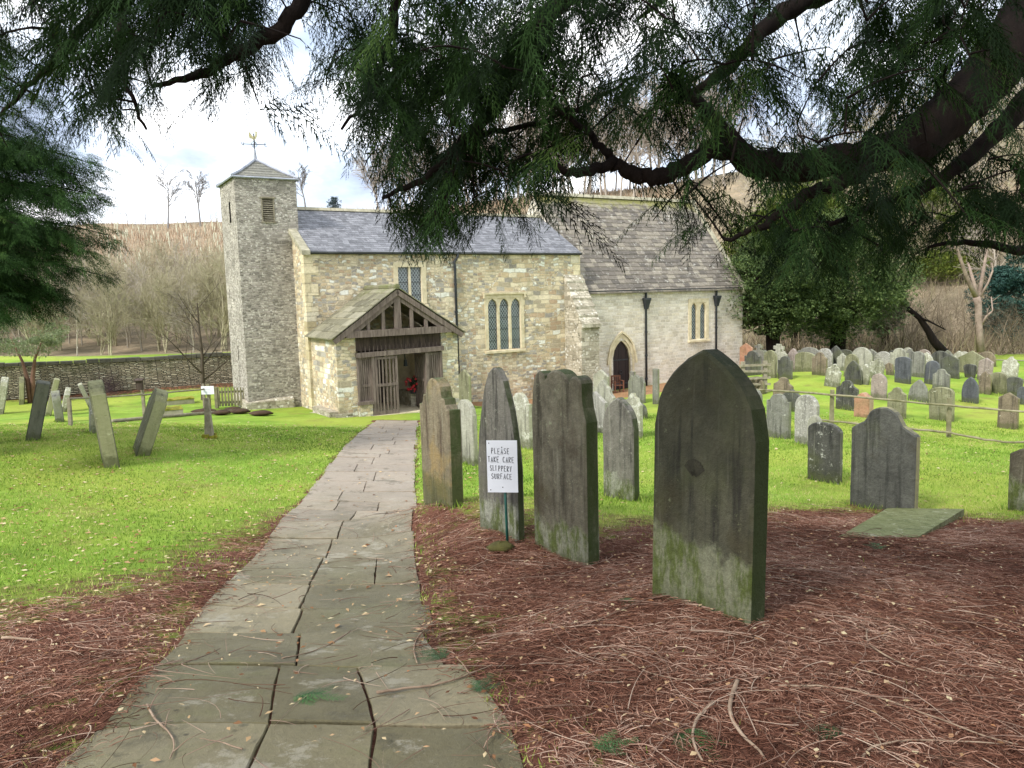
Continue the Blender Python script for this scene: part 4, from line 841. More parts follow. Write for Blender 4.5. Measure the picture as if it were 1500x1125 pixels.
# ------------------------------------------------------------------ gravestones
def outline(kind,w,hh):
    a=w/2; P=[]
    def arc(cx,cz,r,a0,a1,n,rz=None): return [(cx+r*math.cos(rad(a0+(a1-a0)*i/n)),cz+(rz or r)*math.sin(rad(a0+(a1-a0)*i/n))) for i in range(n+1)]
    if kind=='round': P=arc(0,hh-a*.95,a,180,0,16,a*.95)
    elif kind=='segment': P=arc(0,hh-.22*w,a,180,0,12,.22*w)
    elif kind=='gothic' or kind=='lowgothic':
        r=(.86 if kind=='gothic' else .6)*w; n=10
        for k in range(n*2+1):
            x=-1+k/n; s=math.sqrt(max(0,4-(abs(x)+1)**2))/math.sqrt(3); P.append((x*a,hh-r+r*min(s,1)-.02*w*(1-abs(x))**6*0))
    elif kind=='tallgothic':
        r=1.25*w
        for k in range(21):
            x=-1+k/10; s=(1-abs(x)**1.9)**.75; P.append((x*a,hh-r+r*s))
    elif kind=='peak': P=[(-a,hh-.28*w),(0,hh),(a,hh-.28*w)]
    elif kind=='square': P=[(-a,hh-.03*w),(-a*.9,hh),(a*.9,hh),(a,hh-.03*w)]
    elif kind=='shoulder': # dome between concave shoulders
        P=[(-a,hh-.36*w)]+[(-a*.93,hh-.33*w)]+[(-a*.72,hh-.27*w)]+[(-a*.6,hh-.24*w)]+arc(0,hh-.25*w,.27*w,165,15,12,.25*w)+[(a*.6,hh-.24*w),(a*.72,hh-.27*w),(a*.93,hh-.33*w),(a,hh-.36*w)]
    elif kind=='ears': # dome with little upright shoulders
        P=[(-a,hh-.26*w),(-a*.78,hh-.26*w),(-a*.74,hh-.33*w)]+arc(0,hh-.33*w,.36*w,172,8,12,.33*w)+[(a*.74,hh-.33*w),(a*.78,hh-.26*w),(a,hh-.26*w)]
    elif kind=='triple': # big central lobe, round side lobes, cavetto to the edge
        P=[(-a,hh-.5*w),(-a*.98,hh-.4*w),(-a*.93,hh-.22*w)]+arc(-a*.66,hh-.15*w,.11*w,150,40,6)+[(-a*.46,hh-.13*w)]+arc(0,hh-.16*w,.22*w,155,25,10,.16*w)+[(a*.46,hh-.13*w)]+arc(a*.66,hh-.15*w,.11*w,140,20,6)+[(a*.86,hh-.25*w),(a*.9,hh-.36*w),(a*.96,hh-.45*w),(a,hh-.5*w)]
    elif kind=='stepped': # tall dome, flat step, hollow, flat shoulder
        P=[(-a,hh-.42*w),(-a*.86,hh-.42*w),(-a*.74,hh-.36*w),(-a*.7,hh-.27*w),(-a*.52,hh-.27*w)]+arc(0,hh-.26*w,.25*w,175,5,12,.26*w)+[(a*.52,hh-.27*w),(a*.7,hh-.27*w),(a*.74,hh-.36*w),(a*.86,hh-.42*w),(a,hh-.42*w)]
    elif kind=='jagged': P=[(-a,hh-.42*w),(-a*.8,hh-.3*w),(-a*.55,hh-.28*w),(-a*.3,hh-.12*w),(-a*.1,hh-.02*w),(a*.12,hh),(a*.3,hh-.14*w),(a*.6,hh-.2*w),(a*.75,hh-.36*w),(a,hh-.46*w)]
    elif kind=='cross': P=[(-a,hh-.5*w),(-a*.7,hh-.42*w),(-a*.3,hh-.38*w),(-a*.32,hh-.27*w),(-a*.62,hh-.27*w),(-a*.62,hh-.1*w),(-a*.3,hh-.1*w),(-a*.25,hh),(a*.25,hh),(a*.3,hh-.1*w),(a*.62,hh-.1*w),(a*.62,hh-.27*w),(a*.32,hh-.27*w),(a*.3,hh-.38*w),(a*.7,hh-.42*w),(a,hh-.5*w)]
    elif kind=='doublepeak': P=[(-a,hh-.3*w),(-a*.62,hh-.06*w),(-a*.4,hh-.1*w),(0,hh),(a*.4,hh-.1*w),(a*.62,hh-.06*w),(a,hh-.3*w)]
    elif kind=='ogee': P=[(-a,hh-.3*w),(-a*.75,hh-.26*w),(-a*.45,hh-.14*w),(-a*.2,hh-.04*w),(0,hh),(a*.2,hh-.04*w),(a*.45,hh-.14*w),(a*.75,hh-.26*w),(a,hh-.3*w)]
    return P
def grave_mesh(m,kind,w,hh,t,jit=0.,taper=0.):
    top=outline(kind,w,hh); rr=random.Random(int(w*1e4)+int(hh*1e3))
    zs=np.linspace(-.3,top[0][1],7)[:-1]; left=[(-w/2,z) for z in zs]; right=[(w/2,z) for z in zs[::-1]]
    P=np.array(left+top+right)
    if jit: P=P+np.array([[rr.uniform(-jit,jit),rr.uniform(-jit,jit)] for _ in P])
    P[:,0]*=1-taper*(1-np.clip(P[:,1]/hh,0,1))
    n=len(P); d=np.roll(P,-1,0)-np.roll(P,1,0); d/=np.linalg.norm(d,axis=1)[:,None]+1e-9; nn=np.c_[d[:,1],-d[:,0]]  # path runs clockwise -> inward is right-hand
    b=min(.016,t*.2); Pi=P+nn*b; c=np.array([0,hh*.45]); 
    L=[np.c_[Pi[:,0],np.full(n,-t/2),Pi[:,1]],np.c_[P[:,0],np.full(n,-t/2+b),P[:,1]],np.c_[P[:,0],np.full(n,t/2-b),P[:,1]],np.c_[Pi[:,0],np.full(n,t/2),Pi[:,1]]]
    vs=[tuple(p) for l in L for p in l]; fs=[]
    for k in range(3):
        for i in range(n): j=(i+1)%n; fs.append((k*n+i,(k+1)*n+i,(k+1)*n+j,k*n+j))
    fs+= [tuple(range(n)),tuple(range(3*n,4*n))[::-1]]
    m.add(vs,fs)
GY=A-rad(90)
def grave(cx,yb,yt,wpx,kind,mat,label,t=.1,pitch=0,roll=0,w=None,jit=.004,Y=None,group=None,yaw=0,taper=0,name='gravestone'):
    p=hit(cx,yb) if Y is None else None
    if p is None: p=at(cx,yb,Y); p[2]=h(p[0],p[1])
    tx=p[0]/p[1]; Yd=p[1]
    top=ray(cx,yt)*Yd+EYE; hh=(top[2]-p[2])/max(.6,math.cos(rad(abs(pitch)+abs(roll))))
    if w is None: w=max(.28,(wpx*Yd/F-t*max(0,(CA-SA*tx)))/(SA+CA*tx))
    m=MB(); grave_mesh(m,kind,w,hh,t,jit,taper); o=m.build(name,GM[mat]); o.location=[float(a) for a in p]
    o.rotation_mode='XYZ'; o.rotation_euler=(rad(pitch),rad(roll),GY+rad(yaw))
    tag(o,label,'gravestone',group); GLOG.append((label[:40],round(Yd,1),round(hh,2),round(w,2))); return o
GLOG=[]
# the row beside the path
big=grave(1032,884,512,176,'lowgothic','front','largest darkest gravestone, pointed, with a mossy pale foot, in the right foreground',t=.13,jit=.002,pitch=-1.5)
m=MB()
for k in range(9):
    a=rad(35+k*13.75); m.beam((-.03+.012*math.cos(a),-.0655,.70+.012*math.sin(a)),(-.03+.085*math.cos(a),-.0655,.70+.1*math.sin(a)),.012,.006,(0,1,0),.017,.006)
m.build('carving',mat_simple('dark_weathered_carving','2b2920','4a4738',14,.9,.8),big)
grave(829,814,541,100,'triple','front2','tall brown gravestone with a three lobed top standing right of the warning sign',t=.13,jit=.002)
grave(735,778,537,69,'tallgothic','front4','narrow streaked gravestone with a tall pointed top directly behind the warning sign',t=.08,jit=.005)
grave(649,737,553,62,'stepped','front3','gravestone with rust streaks and a green stepped shoulder nearest the flagged path',t=.15,jit=.003)
grave(910,731,582,56,'lowgothic','front4','pointed grey gravestone with pale blotches on its lower half, left of the largest dark one',t=.1)
grave(685,679,585,19,'round','pale','small narrow rounded stone peeping out between the rust streaked and the sign gravestone',t=.09,w=.62)
grave(682,596,541,19,'peak','olive','thin brownish peaked stone at the foot of the nave downpipe',t=.09,w=.6,Y=21)
grave(764,655,575,22,'ears','white','pale lichened shouldered stone behind the right edge of the sign gravestone',t=.1,w=.7)
grave(728,640,556,16,'round','pale','pale round topped stone hidden mostly behind the narrow pointed gravestone',t=.09,w=.5,Y=16)
grave(881,590,541,25,'peak','pale','greenish peaked stone just left of the church door, rearmost of three peaked stones',w=.8)
grave(884,612,556,28,'jagged','pale','pale zigzag topped stone in front of the rearmost peaked stone by the church door',w=.85)
grave(873,632,573,22,'peak','speck','speckled peaked stone, lowest of the three peaked stones behind the three lobed one',w=.75)
grave(861,618,560,12,'round','white','pale stone edge showing beside the three lobed gravestone',w=.55)
grave(933,590,549,22,'doublepeak','grey','grey double peaked stone right of the church door',w=.8)
grave(927,578,544,6,'square','grey','slim grey upright stub just right of the church door',w=.25)
grave(937,612,590,13,'round','darkg','small dark round stone low down beside the largest dark gravestone',w=.5)
grave(928,640,575,13,'jagged','white','ragged white lichened stone behind the pointed grey gravestone',w=.5)
grave(961,592,540,6,'square','grey','slim grey stub poking up against the pale chancel wall',w=.25)
grave(845,640,596,10,'round','olive','low greenish stone behind the right shoulder of the three lobed gravestone',w=.45)
Zc=lambda X,Yb,Yt,W:(1080+X/3.571,480+Yb/3.571,480+Yt/3.571,W/3.571)
def gz(X,Yb,Yt,W,kind,mat,label,**k): return grave(*Zc(X,Yb,Yt,W),kind,mat,label,**k)
gz(760,955,415,375,'shoulder','slatey','broad dark slate stone with a domed top and yellowish edge beside the flat green slab',t=.1,jit=.002)
gz(455,805,495,195,'segment','mottle','dark stone with white lichen speckling its foot, left of the broad dark slate stone',t=.09)
gz(405,625,455,85,'lowgothic','pale','grey pointed stone half hidden behind the white footed dark stone')
gz(362,612,350,138,'round','speck','pale speckled grey stone with an uneven round top behind the white footed dark stone')
gz(215,578,345,138,'ears','grey','grey eared stone with a pale lower half, second right of the largest dark stone',t=.1)
gz(88,545,320,92,'round','grey','grey rounded stone tucked against the right edge of the largest dark stone')
gz(232,420,258,110,'shoulder','brown','dark crusty shouldered stone leaning just left behind the fence',roll=5)
gz(40,335,250,75,'jagged','white','whitish ragged stone low behind the shoulder of the largest dark stone')
gz(100,345,255,90,'round','brown','brownish arched stone with a white rim below the wooden hurdle')
gz(80,250,120,92,'ears','darkg','wide dark stone with hollow shoulders beside the chancel corner')
gz(112,235,86,50,'cross','grey','grey stone with a cross shaped head behind the wide dark one by the chancel corner',w=.6,Y=31)
gz(47,225,80,45,'peak','red','orange gabled stone peeping out right behind the chancel corner',w=.7,Y=33)
gz(173,262,118,75,'round','olive','olive round shouldered stone, second right from the chancel corner')
gz(216,250,85,72,'cross','pale','pale stone with a small stepped cross head under the yew trees',w=.8,Y=30)
gz(250,268,148,82,'ears','darkg','squat dark eared stone with a pale crusty foot left of the green aisle')
gz(293,205,108,46,'gothic','pink','pinkish pointed stone under the dark yew, left part of the back row',w=.6,Y=30)
gz(318,228,145,52,'peak','darkg','small dark peaked stone in front of the pinkish pointed one')
gz(355,220,127,66,'segment','olive','olive stone with a low curved white rimmed top beside the small dark peaked one',w=.9,Y=29)
gz(378,200,102,70,'segment','grey','grey low curved stone behind the olive curved one, under the yew',w=.9,Y=31)
gz(390,228,140,38,'square','grey','narrow grey stone left of the brown round shouldered one')
gz(430,248,128,86,'shoulder','brown','brown round shouldered stone, the darkest of the left back row')
gz(457,215,107,55,'round','speck','pale speckled round stone behind the brown round shouldered one',w=.7,Y=30)
gz(514,222,94,72,'gothic','darkg','tall dark domed stone under the yew trees',w=.8,Y=30)
gz(548,225,134,62,'jagged','pale','small pale spotted stone right of the tall dark domed one')
gz(592,258,138,78,'round','olive','greenish streaked rounded stone leaning slightly, middle of the back row',roll=4)
gz(650,215,102,78,'round','pale','large pale grey round topped stone under the right hand yew',w=.9,Y=30)
gz(493,308,188,86,'jagged','white','white lichen crusted stone with yellow moss at its foot, leaning right',roll=9)
gz(765,215,124,70,'round','speck','speckled round stone behind the two leaning white stones',w=.8,Y=30)
gz(654,295,188,72,'jagged','white','white lichen crusted stone, lower of the leaning pair left of centre',roll=12)
gz(720,265,158,85,'jagged','white','white lichen crusted stone, upper of the leaning pair left of centre',roll=10)
gz(573,430,275,125,'shoulder','mottle','black stone blotched all over with white lichen behind the fence',t=.1)
gz(740,370,240,90,'round','pink','pinkish red round topped stone with white spots behind the orange one')
gz(660,470,338,108,'ogee','red','bright orange sandstone marker just behind the fence rail',t=.2)
gz(833,470,312,106,'shoulder','olive','yellow grey lichened stone behind the fence, right of the orange marker')
gz(800,248,182,48,'peak','brown','small dark brown tilted stone left of the smooth dark grey one',roll=-8)
gz(865,290,152,92,'segment','blue','smooth dark blue grey stone with white drips down its top')
gz(845,215,106,52,'ears','pale','pale fluted stone in the back row above the dark blue grey one',w=.7,Y=29)
gz(900,215,110,60,'jagged','grey','grey knobbly stone in the back row beside the pale fluted one',w=.6,Y=30)
gz(943,258,124,84,'round','grey','tall smooth grey round stone in the middle of the back row')
gz(988,215,128,52,'gothic','white','pale pointed stone right of the tall smooth grey one',w=.6,Y=29)
gz(1060,205,121,68,'round','darkg','dark arched stone at the back, below the leaning trunk',w=.8,Y=30)
gz(1015,296,172,84,'round','blue','bluish round topped stone right of the centre of the back rows',roll=3)
gz(1066,330,215,98,'shoulder','grey','mottled grey shouldered stone in front of the bluish round one')
gz(1112,263,140,104,'peak','darkg','wide dark stone with a shallow gabled top',roll=-2)
gz(1157,235,121,58,'gothic','white','brightest white pointed stone in the back row',w=.8,Y=30)
gz(1225,245,120,96,'peak','olive','large olive gabled stone with a pale rim near the bare pinkish tree',w=1.,Y=28)
gz(1217,262,190,84,'segment','darkg','dark tapering stone with a bright flat top in front of the large olive gabled one',taper=.35)
gz(1292,275,158,84,'peak','pink','reddish lichened pointed stone, rear one of a pair on the right',roll=4)
gz(1294,347,228,74,'gothic','brown','orange and white crusted stone, front one of the reddish pair')
gz(1217,392,258,96,'gothic','blue','blue black pointed stone with yellow moss at its foot')
gz(1420,278,150,94,'jagged','white','white blotched round stone standing alone at the far right back',roll=4)
gz(1450,358,258,100,'segment','darkg','dark olive curved stone leaning back near the right edge',taper=.25)
gz(1495,402,308,75,'round','blue','blue grey round stone cut off by the right edge of the view')
gz(1414,528,340,118,'peak','brown','brown stained stone with a white crusted peak behind the fence on the right')
gz(1070,485,312,148,'segment','olive','broad olive stone with a curved white rimmed top crossed by the fence rail',t=.12,roll=-3,taper=.08)
gz(1600,965,565,56,'shoulder','front2','dark brown stone edge cut off by the right side of the view above the litter',t=.1,w=.7,Y=8.2,jit=.002)
# left hand group, seen nearly edge on
grave(162,678,556,0,'ears','olive','tallest edge on gravestone on the left lawn, leaning slightly left',t=.21,w=.72,pitch=5)
grave(207,661,573,0,'ears','olive','thick edge on gravestone leaning strongly right on the left lawn',t=.2,w=.7,pitch=-21)
grave(48,643,561,0,'square','darkg','dark edge on gravestone leaning right near the left edge of the lawn',t=.22,w=.6,pitch=-14)
grave(0,606,553,0,'round','white','pale headed stone leaning right at the left frame edge',t=.2,w=.7,pitch=-12)
grave(32,591,552,0,'round','olive','greenish stone in front of the field wall left of the small bushy tree',t=.16,w=.7,pitch=-5)
grave(57,585,559,0,'round','white','small white stone beside the trunk of the small bushy tree',t=.1,w=.6,pitch=7)
grave(70,609,556,0,'square','olive','thin olive stone leaning right behind the dark leaning one',t=.16,w=.6,pitch=-17)
grave(88,618,572,0,'round','grey','grey upright stone with a dark undercut base in the left group',t=.2,w=.6,pitch=3)
grave(93,603,568,0,'jagged','white','white chipped stone leaning right in the left group',t=.16,w=.5,pitch=-15)
grave(134,598,561,0,'square','pale','pale stone leaning left between the fence post and the tallest edge on stone',t=.14,w=.6,pitch=18)
grave(140,634,580,0,'jagged','white','mossy footed pale stone behind the tallest edge on one',t=.2,w=.7,pitch=-4)
# flat ledger slab on the litter, right
lm=MB(); c4=[hit(1228,788),hit(1300,755),hit(1412,756),hit(1345,790)]; z0=sum(p[2] for p in c4)/4
sl_c=sum(c4)/4; P=[(p-sl_c) for p in c4]
lm.hexa([(p[0]*1.,p[1],-.15) for p in P]+[(p[0],p[1],p[2]*.8+.05) for p in P]); ob=lm.build('ledger_slab',mat_grave('mossy_flat_slab','6b6c48','8c8d68','4c5130','a9a890',.56,9,'6f7a3c',.25,mossb=-2.)); ob.location=[float(a) for a in sl_c]; tag(ob,'flat green mossed grave slab lying in front of the broad dark slate stone','grave slab')
# stone at the foot of the sign, warning sign
def rock(px,py,s,label,mat,fl=.7,name='stone'):
    p=hit(px,py); m=MB(); rr=random.Random(px); vs=[];fs=[]
    for i in range(7):
        th=math.pi*i/6
        for j in range(10):
            ph=2*math.pi*j/10; r=s*(1+rr.uniform(-.14,.14)); vs.append((r*1.25*math.sin(th)*math.cos(ph),r*math.sin(th)*math.sin(ph),r*fl*math.cos(th)+s*.35))
    for i in range(6):
        for j in range(10): fs.append((i*10+j,(i+1)*10+j,(i+1)*10+(j+1)%10,i*10+(j+1)%10))
    m.add(vs,fs); o=m.build(name,mat,None,True); o.location=[float(a) for a in p]; tag(o,label,'stone'); return o
rock(734,806,.085,'mossy brown stone at the foot of the warning sign post',mat_simple('mossy_stone','3f3a1e','5d5a2c',7,.9,.8),.5)
sp=hit(742,803); sign=empty('warning_sign',sp,rad(-8)); tag(sign,'white hand lettered warning board on a thin green post before a pointed gravestone','sign')
def zat(px,py,Yd): return (ray(px,py)*Yd+EYE)[2]
zt,zb=zat(738,645,sp[1])-sp[2],zat(738,721,sp[1])-sp[2]; bw_=46*sp[1]/F
m=MB(); m.tube([(0.01,.012,-.2),(-.005,.012,zt-.05)],.0115,8); m.build('post',M['greenpost'],sign,True)
m=MB(); m.box((-bw_/2-.015,-.008,zb),(bw_/2-.015,-.001,zt)); bd=m.build('board',M['signw'],sign)
lt=MB(); bh_=zt-zb
lines=[('PLEASE',.20,.16,.78),('TAKE CARE',.36,.04,.92),('SLIPPERY',.53,.1,.84),('SURFACE',.685,.14,.84)]
rr=random.Random(2)
for txt,row,a0,a1 in lines:
    n=len(txt); cw=(a1-a0)*bw_/n; cwid=cw*.66; chh=bh_*.105
    for i,chr_ in enumerate(txt):
        if chr_==' ': continue
        x0=-bw_/2-.015+a0*bw_+i*cw; zc=zt-row*bh_-chh/2-i*.0006+rr.uniform(-.003,.003); xs_=.35 if chr_=='I' else 1
        for st in GL[chr_]:
            pts=[(x0+xx*cwid/.68*.9*xs_,-.0095,zc+zz*chh) for xx,zz in st]; lt.tube(pts,.0021,4)
for q in ((.08,.05),(.5,.13),(.5,.9),(.1,.95)): lt.tube([(-bw_/2-.015+q[0]*bw_,-.0079,zt-q[1]*bh_),(-bw_/2-.015+q[0]*bw_,-.011,zt-q[1]*bh_)],.0045,6)
lt.build('lettering',M['ink'],bd)
# ------------------------------------------------------------------ field wall, fences, gate
def wall_obj(pts,hh,t,name,label,mat,cap=True):
    P=[np.array(p) for p in pts]; o=P[0]; m=MB(); rr=random.Random(4)
    ang=math.atan2(P[-1][1]-o[1],P[-1][0]-o[0]); L=float(np.hypot(*(P[-1]-o)[:2])); n=int(L/.35)
    e=empty(name,(o[0],o[1],o[2]),ang); tag(e,label,'wall')
    ks=np.linspace(0,1,n+1); tt=np.linspace(0,1,len(P))
    X_=np.interp(ks,tt,[p[0] for p in P]);Y1=np.interp(ks,tt,[p[1] for p in P]);zt_=np.interp(ks,tt,[p[2] for p in P]); 
    ct,st=math.cos(-ang),math.sin(-ang)
    def loc(x,y,z): x-=o[0];y-=o[1]; return (x*ct-y*st,x*st+y*ct,z-o[2])
    c=MB()
    for i in range(n):
        a=loc(X_[i],Y1[i],0);b=loc(X_[i+1],Y1[i+1],0); za,zb_=zt_[i]-o[2],zt_[i+1]-o[2]
        m.hexa([(a[0],a[1]-t*.62,-1.2),(b[0],b[1]-t*.62,-1.2),(b[0],b[1]+t*.62,-1.2),(a[0],a[1]+t*.62,-1.2),(a[0],a[1]-t/2,za),(b[0],b[1]-t/2,zb_),(b[0],b[1]+t/2,zb_),(a[0],a[1]+t/2,za)])
        k_=rr.uniform(.0,.05); c.hexa([(a[0]+.01,a[1]-t*.6,za+.003),(b[0]-.01,b[1]-t*.6,zb_+.003),(b[0]-.01,b[1]+t*.6,zb_+.003),(a[0]+.01,a[1]+t*.6,za+.003),(a[0]+.01,a[1]-t*.55,za+.1+k_),(b[0]-.01,b[1]-t*.55,zb_+.1+k_),(b[0]-.01,b[1]+t*.55,zb_+.1+k_),(a[0]+.01,a[1]+t*.55,za+.1+k_)])
    m.build('wall_face',mat,e)
    if cap: c.build('coping',M['coping'] if cap is True else cap,e)
    return e
WY=[(-40,540,28.0),(0,537,28.5),(170,530,30.5),(345,520,32.5)]
wall_obj([at(x,y,Y) for x,y,Y in WY],1.2,.45,'field_wall','long low drystone field wall with a dark coping behind the left churchyard',M['drywall'],mat_simple('dark_wall_coping','36342c','5a5749',5,.95,.5))
def fence(posts,rails,label,group=None,pr_=.042,rr_=.024,mat='mossywood',name='rail_fence'):
    P=[hit(x,yb) for x,yb,yt in posts]; e=empty(name,P[0]); tag(e,label,'fence',group); o=P[0]
    for (x,yb,yt),p in zip(posts,P):
        top=ray(x,yt)*p[1]+EYE; q=p-o; m=MB(); rr=random.Random(int(x)); m.beam((q[0],q[1],q[2]-.3),(q[0]+rr.uniform(-.03,.03),q[1],top[2]-o[2]),pr_*2,pr_*1.7,(0,1,0),pr_*1.7,pr_*1.5); m.build('post',M[mat],e)
    for rl in rails:
        pts=[at(x,y,Y)-o for x,y,Y in rl]; n=6*(len(pts)-1)+1; tt=np.linspace(0,len(pts)-1,n); q=np.array([[np.interp(t_,range(len(pts)),[p[k] for p in pts]) for k in range(3)] for t_ in tt]); q[:,2]+=RNG.normal(0,.006,n); q[0,2]=pts[0][2]
        m=MB(); m.tube(q,[rr_*float(x) for x in RNG.uniform(.85,1.15,n)],7); m.build('rail',M[mat],e,True)
    return e
fY=lambda x,y:hit(x,y)[1]
fence([(1218,620,571),(1390,641,583),(1560,662,600)],[[(1088,569,fY(1100,596)-.1),(1218,578,fY(1218,620)-.1),(1390,594,fY(1390,641)-.1),(1560,608,fY(1560,662)-.1)],[(1170,612,fY(1218,620)-.05),(1218,617,fY(1218,620)-.1),(1300,625,fY(1300,632)),(1390,634,fY(1390,641)-.1),(1470,648,fY(1470,652)),(1560,646,fY(1560,662)-.1)]],'low mossy post and rail fence crossing the right hand graveyard')
fence([(1330,538,522),(1420,541,524),(1510,546,527),(1600,552,532)],[[(1290,524,33),(1420,526,33),(1600,531,33)],[(1290,532,33),(1420,535,33),(1600,541,33)]],'dark wooden fence behind the last row of gravestones on the right',mat='wood')
fence([(103,624,583),(212,610,552),(300,600,562)],[[(104,584,fY(103,624)),(160,581,fY(212,610)-1),(212,578,fY(212,610)-.1),(300,570,fY(300,600)-.1)]],'rough pole fence with tall posts on the left lawn',mat='wood')
# dark bird box on the tall fence post
p=hit(212,610); t_=ray(212,557)*p[1]+EYE; bx=empty('bird_box',(p[0]-.0,p[1]-.11,t_[2]-.12)); tag(bx,'small dark box fixed near the top of a tall fence post left of the gate','box')
m=MB(); m.box((-.09,-.08,-.14),(.09,.0,.12)); m.build('box_body',M['oakdark'],bx); m=MB(); m.hexa([(-.12,-.13,.121),(.12,-.13,.121),(.12,.02,.16),(-.12,.02,.16),(-.12,-.13,.145),(.12,-.13,.145),(.12,.02,.19),(-.12,.02,.19)]); m.build('box_lid',M['oakdark'],bx)
# pole edging on the grass
a,b,c=hit(165,619),hit(270,610),hit(348,603); m=MB(); o=a.copy(); m.tube([a-o+[0,0,.04],(a+b)/2-o+[0,0,.05],b-o+[0,0,.05],c-o+[0,0,.04]],.05,6); ob=m.build('ground_pole',M['wood'],None,True); ob.location=[float(v) for v in o]; tag(ob,'long thin pole lying on the grass in front of the yellow mossed slabs','pole')
# picket gate by the tower
ga_,gb_=hit(318,598),hit(366,597); gb_=np.array([gb_[0],gb_[1],gb_[2]]); ang=math.atan2(gb_[1]-ga_[1],gb_[0]-ga_[0]); L=float(np.hypot(*(gb_-ga_)[:2]))*.95
gt=empty('picket_gate',ga_,ang); tag(gt,'small wooden picket gate beside the foot of the tower','gate')
gh=zat(340,567,ga_[1])-ga_[2]
for x in (0,L):
    m=MB(); m.box((x-.05,-.05,-.2),(x+.05,.05,gh*1.02)); m.build('gate_post',M['mossywood'],gt)
for z in (gh*.22,gh*.72): m=MB(); m.box((.05,-.02,z),(L-.05,.02,z+.07)); m.build('rail',M['mossywood'],gt)
for k in range(9):
    x=.1+(L-.2)*k/8; m=MB(); m.hexa([(x-.035,-.045,.06),(x+.035,-.045,.06),(x+.035,-.021,.06),(x-.035,-.021,.06),(x-.02,-.045,gh*.97),(x+.02,-.045,gh*.97),(x+.02,-.021,gh*.97),(x-.02,-.021,gh*.97)]); m.build('picket',M['mossywood'],gt)
# notice and weathered stake
p=hit(308,642); st=empty('weathered_stake',p); tag(st,'short grey weathered stake with a mossy foot standing alone on the left lawn','stake')
hh_=zat(308,583,p[1])-p[2]; m=MB(); m.hexa([(-.09,-.07,-.1),(.07,-.07,-.1),(.07,.07,-.1),(-.09,.07,-.1),(-.05,-.03,hh_),(.02,-.03,hh_),(.02,.03,hh_),(-.05,.03,hh_)]); m.build('stake_shaft',M['wood'],st)
m=MB(); 
for k in range(14): a=k*.9; m.box((.1*math.cos(a)-.04,.1*math.sin(a)-.04,-.05),(.1*math.cos(a)+.03,.1*math.sin(a)+.03,.03+.03*(k%3))); 
m.build('moss_tuft',M['yellowmoss'],st)
p=hit(308,600); nt=empty('notice',(p[0],p[1]-.1,zat(308,571,p[1])),0); tag(nt,'white notice sheet fixed on the fence post left of the picket gate','notice')
m=MB(); m.box((-.2,-.01,-.13),(.2,.01,.13)); m.build('sheet',M['signw'],nt); m=MB()
for k in range(4): m.box((-.15,-.013,.07-k*.05),(.15-.05*(k%2),-.0105,.08-k*.05))
m.build('faint_lines',mat_simple('grey_ink','9a9aa0','b0b0b5'),nt); m=MB(); m.box((-.05,.011,-1.2),(.05,.08,.2)); m.build('post',M['mossywood'],nt)
# yellow mossed slabs
for cx,cy,w_,lab in ((255,592,.62,'upper yellow mossed tomb slab on the left lawn'),(240,608,.5,'lower yellow mossed tomb slab on the left lawn')):
    p=hit(cx,cy); e=empty('tomb_slab',p,A); tag(e,lab,'tomb slab'); m=MB(); m.box((-w_,-.3,-.1),(w_,.3,.16)); m.build('slab',M['coping'],e)
    m=MB(); rr=random.Random(cx); g_=8
    vs=[(-w_-.01+2*(w_+.01)*i/g_,-.31+.62*j/4,.163+rr.uniform(.01,.07)) for i in range(g_+1) for j in range(5)]; fs=[(i*5+j,(i+1)*5+j,(i+1)*5+j+1,i*5+j+1) for i in range(g_) for j in range(4)]
    vs2=[(x,y,.161) for x,y,z in vs]; m.add(vs,fs); rim=[i for i in range(len(vs)) if i%5 in(0,4) or i//5 in (0,g_)]
    for i in range(g_):
        for j in (0,4): m.add([vs[i*5+j],vs[(i+1)*5+j],vs2[(i+1)*5+j],vs2[i*5+j]],[(0,1,2,3)])
    for j in range(4):
        for i in (0,g_): m.add([vs[i*5+j],vs[i*5+j+1],vs2[i*5+j+1],vs2[i*5+j]],[(0,1,2,3)])
    m.build('moss_cushion',M['yellowmoss'],e,True)
mh=rock(325,608,.22,'molehill of dark soil on the lawn near the tower, leftmost','x' and M['soil'],.35,'molehill'); mh['group']='molehills by the tower'; mh['category']='molehill'
for k,(x,y,l) in enumerate(((342,603,'molehill of dark soil directly before the picket gate'),(352,606,'largest molehill of dark soil before the tower'),(383,609,'molehill of dark soil nearest the porch'),(300,606,'small dark molehill left of the lone grey stake'))):
    c=mh.copy(); COL.objects.link(c); c.location=[float(v) for v in hit(x,y)]; c.scale=(1+.15*k,1,1); c['label']=l
mh['label']='molehill of dark soil just right of the lone grey stake'
# wooden hurdle near the chancel corner
p=hit(1104,578); hd=empty('wooden_hurdle',p,A-rad(25)); tag(hd,'grey wooden hurdle of close rails beside the chancel corner','hurdle')
hw=17*p[1]/F; hz_=zat(1104,531,p[1])-p[2]
for sx in (-1,1): m=MB(); m.box((sx*hw-.06,-.05,-.2),(sx*hw+.06,.05,hz_*1.04)); m.build('post',M['wood'],hd)
for k in range(5): m=MB(); z=.12+k*(hz_-.2)/4; m.beam((-hw-.15,-.075,z+.03*(k%2)),(hw+.15,-.075,z),.045,.07); m.build('rail',M['wood'],hd)

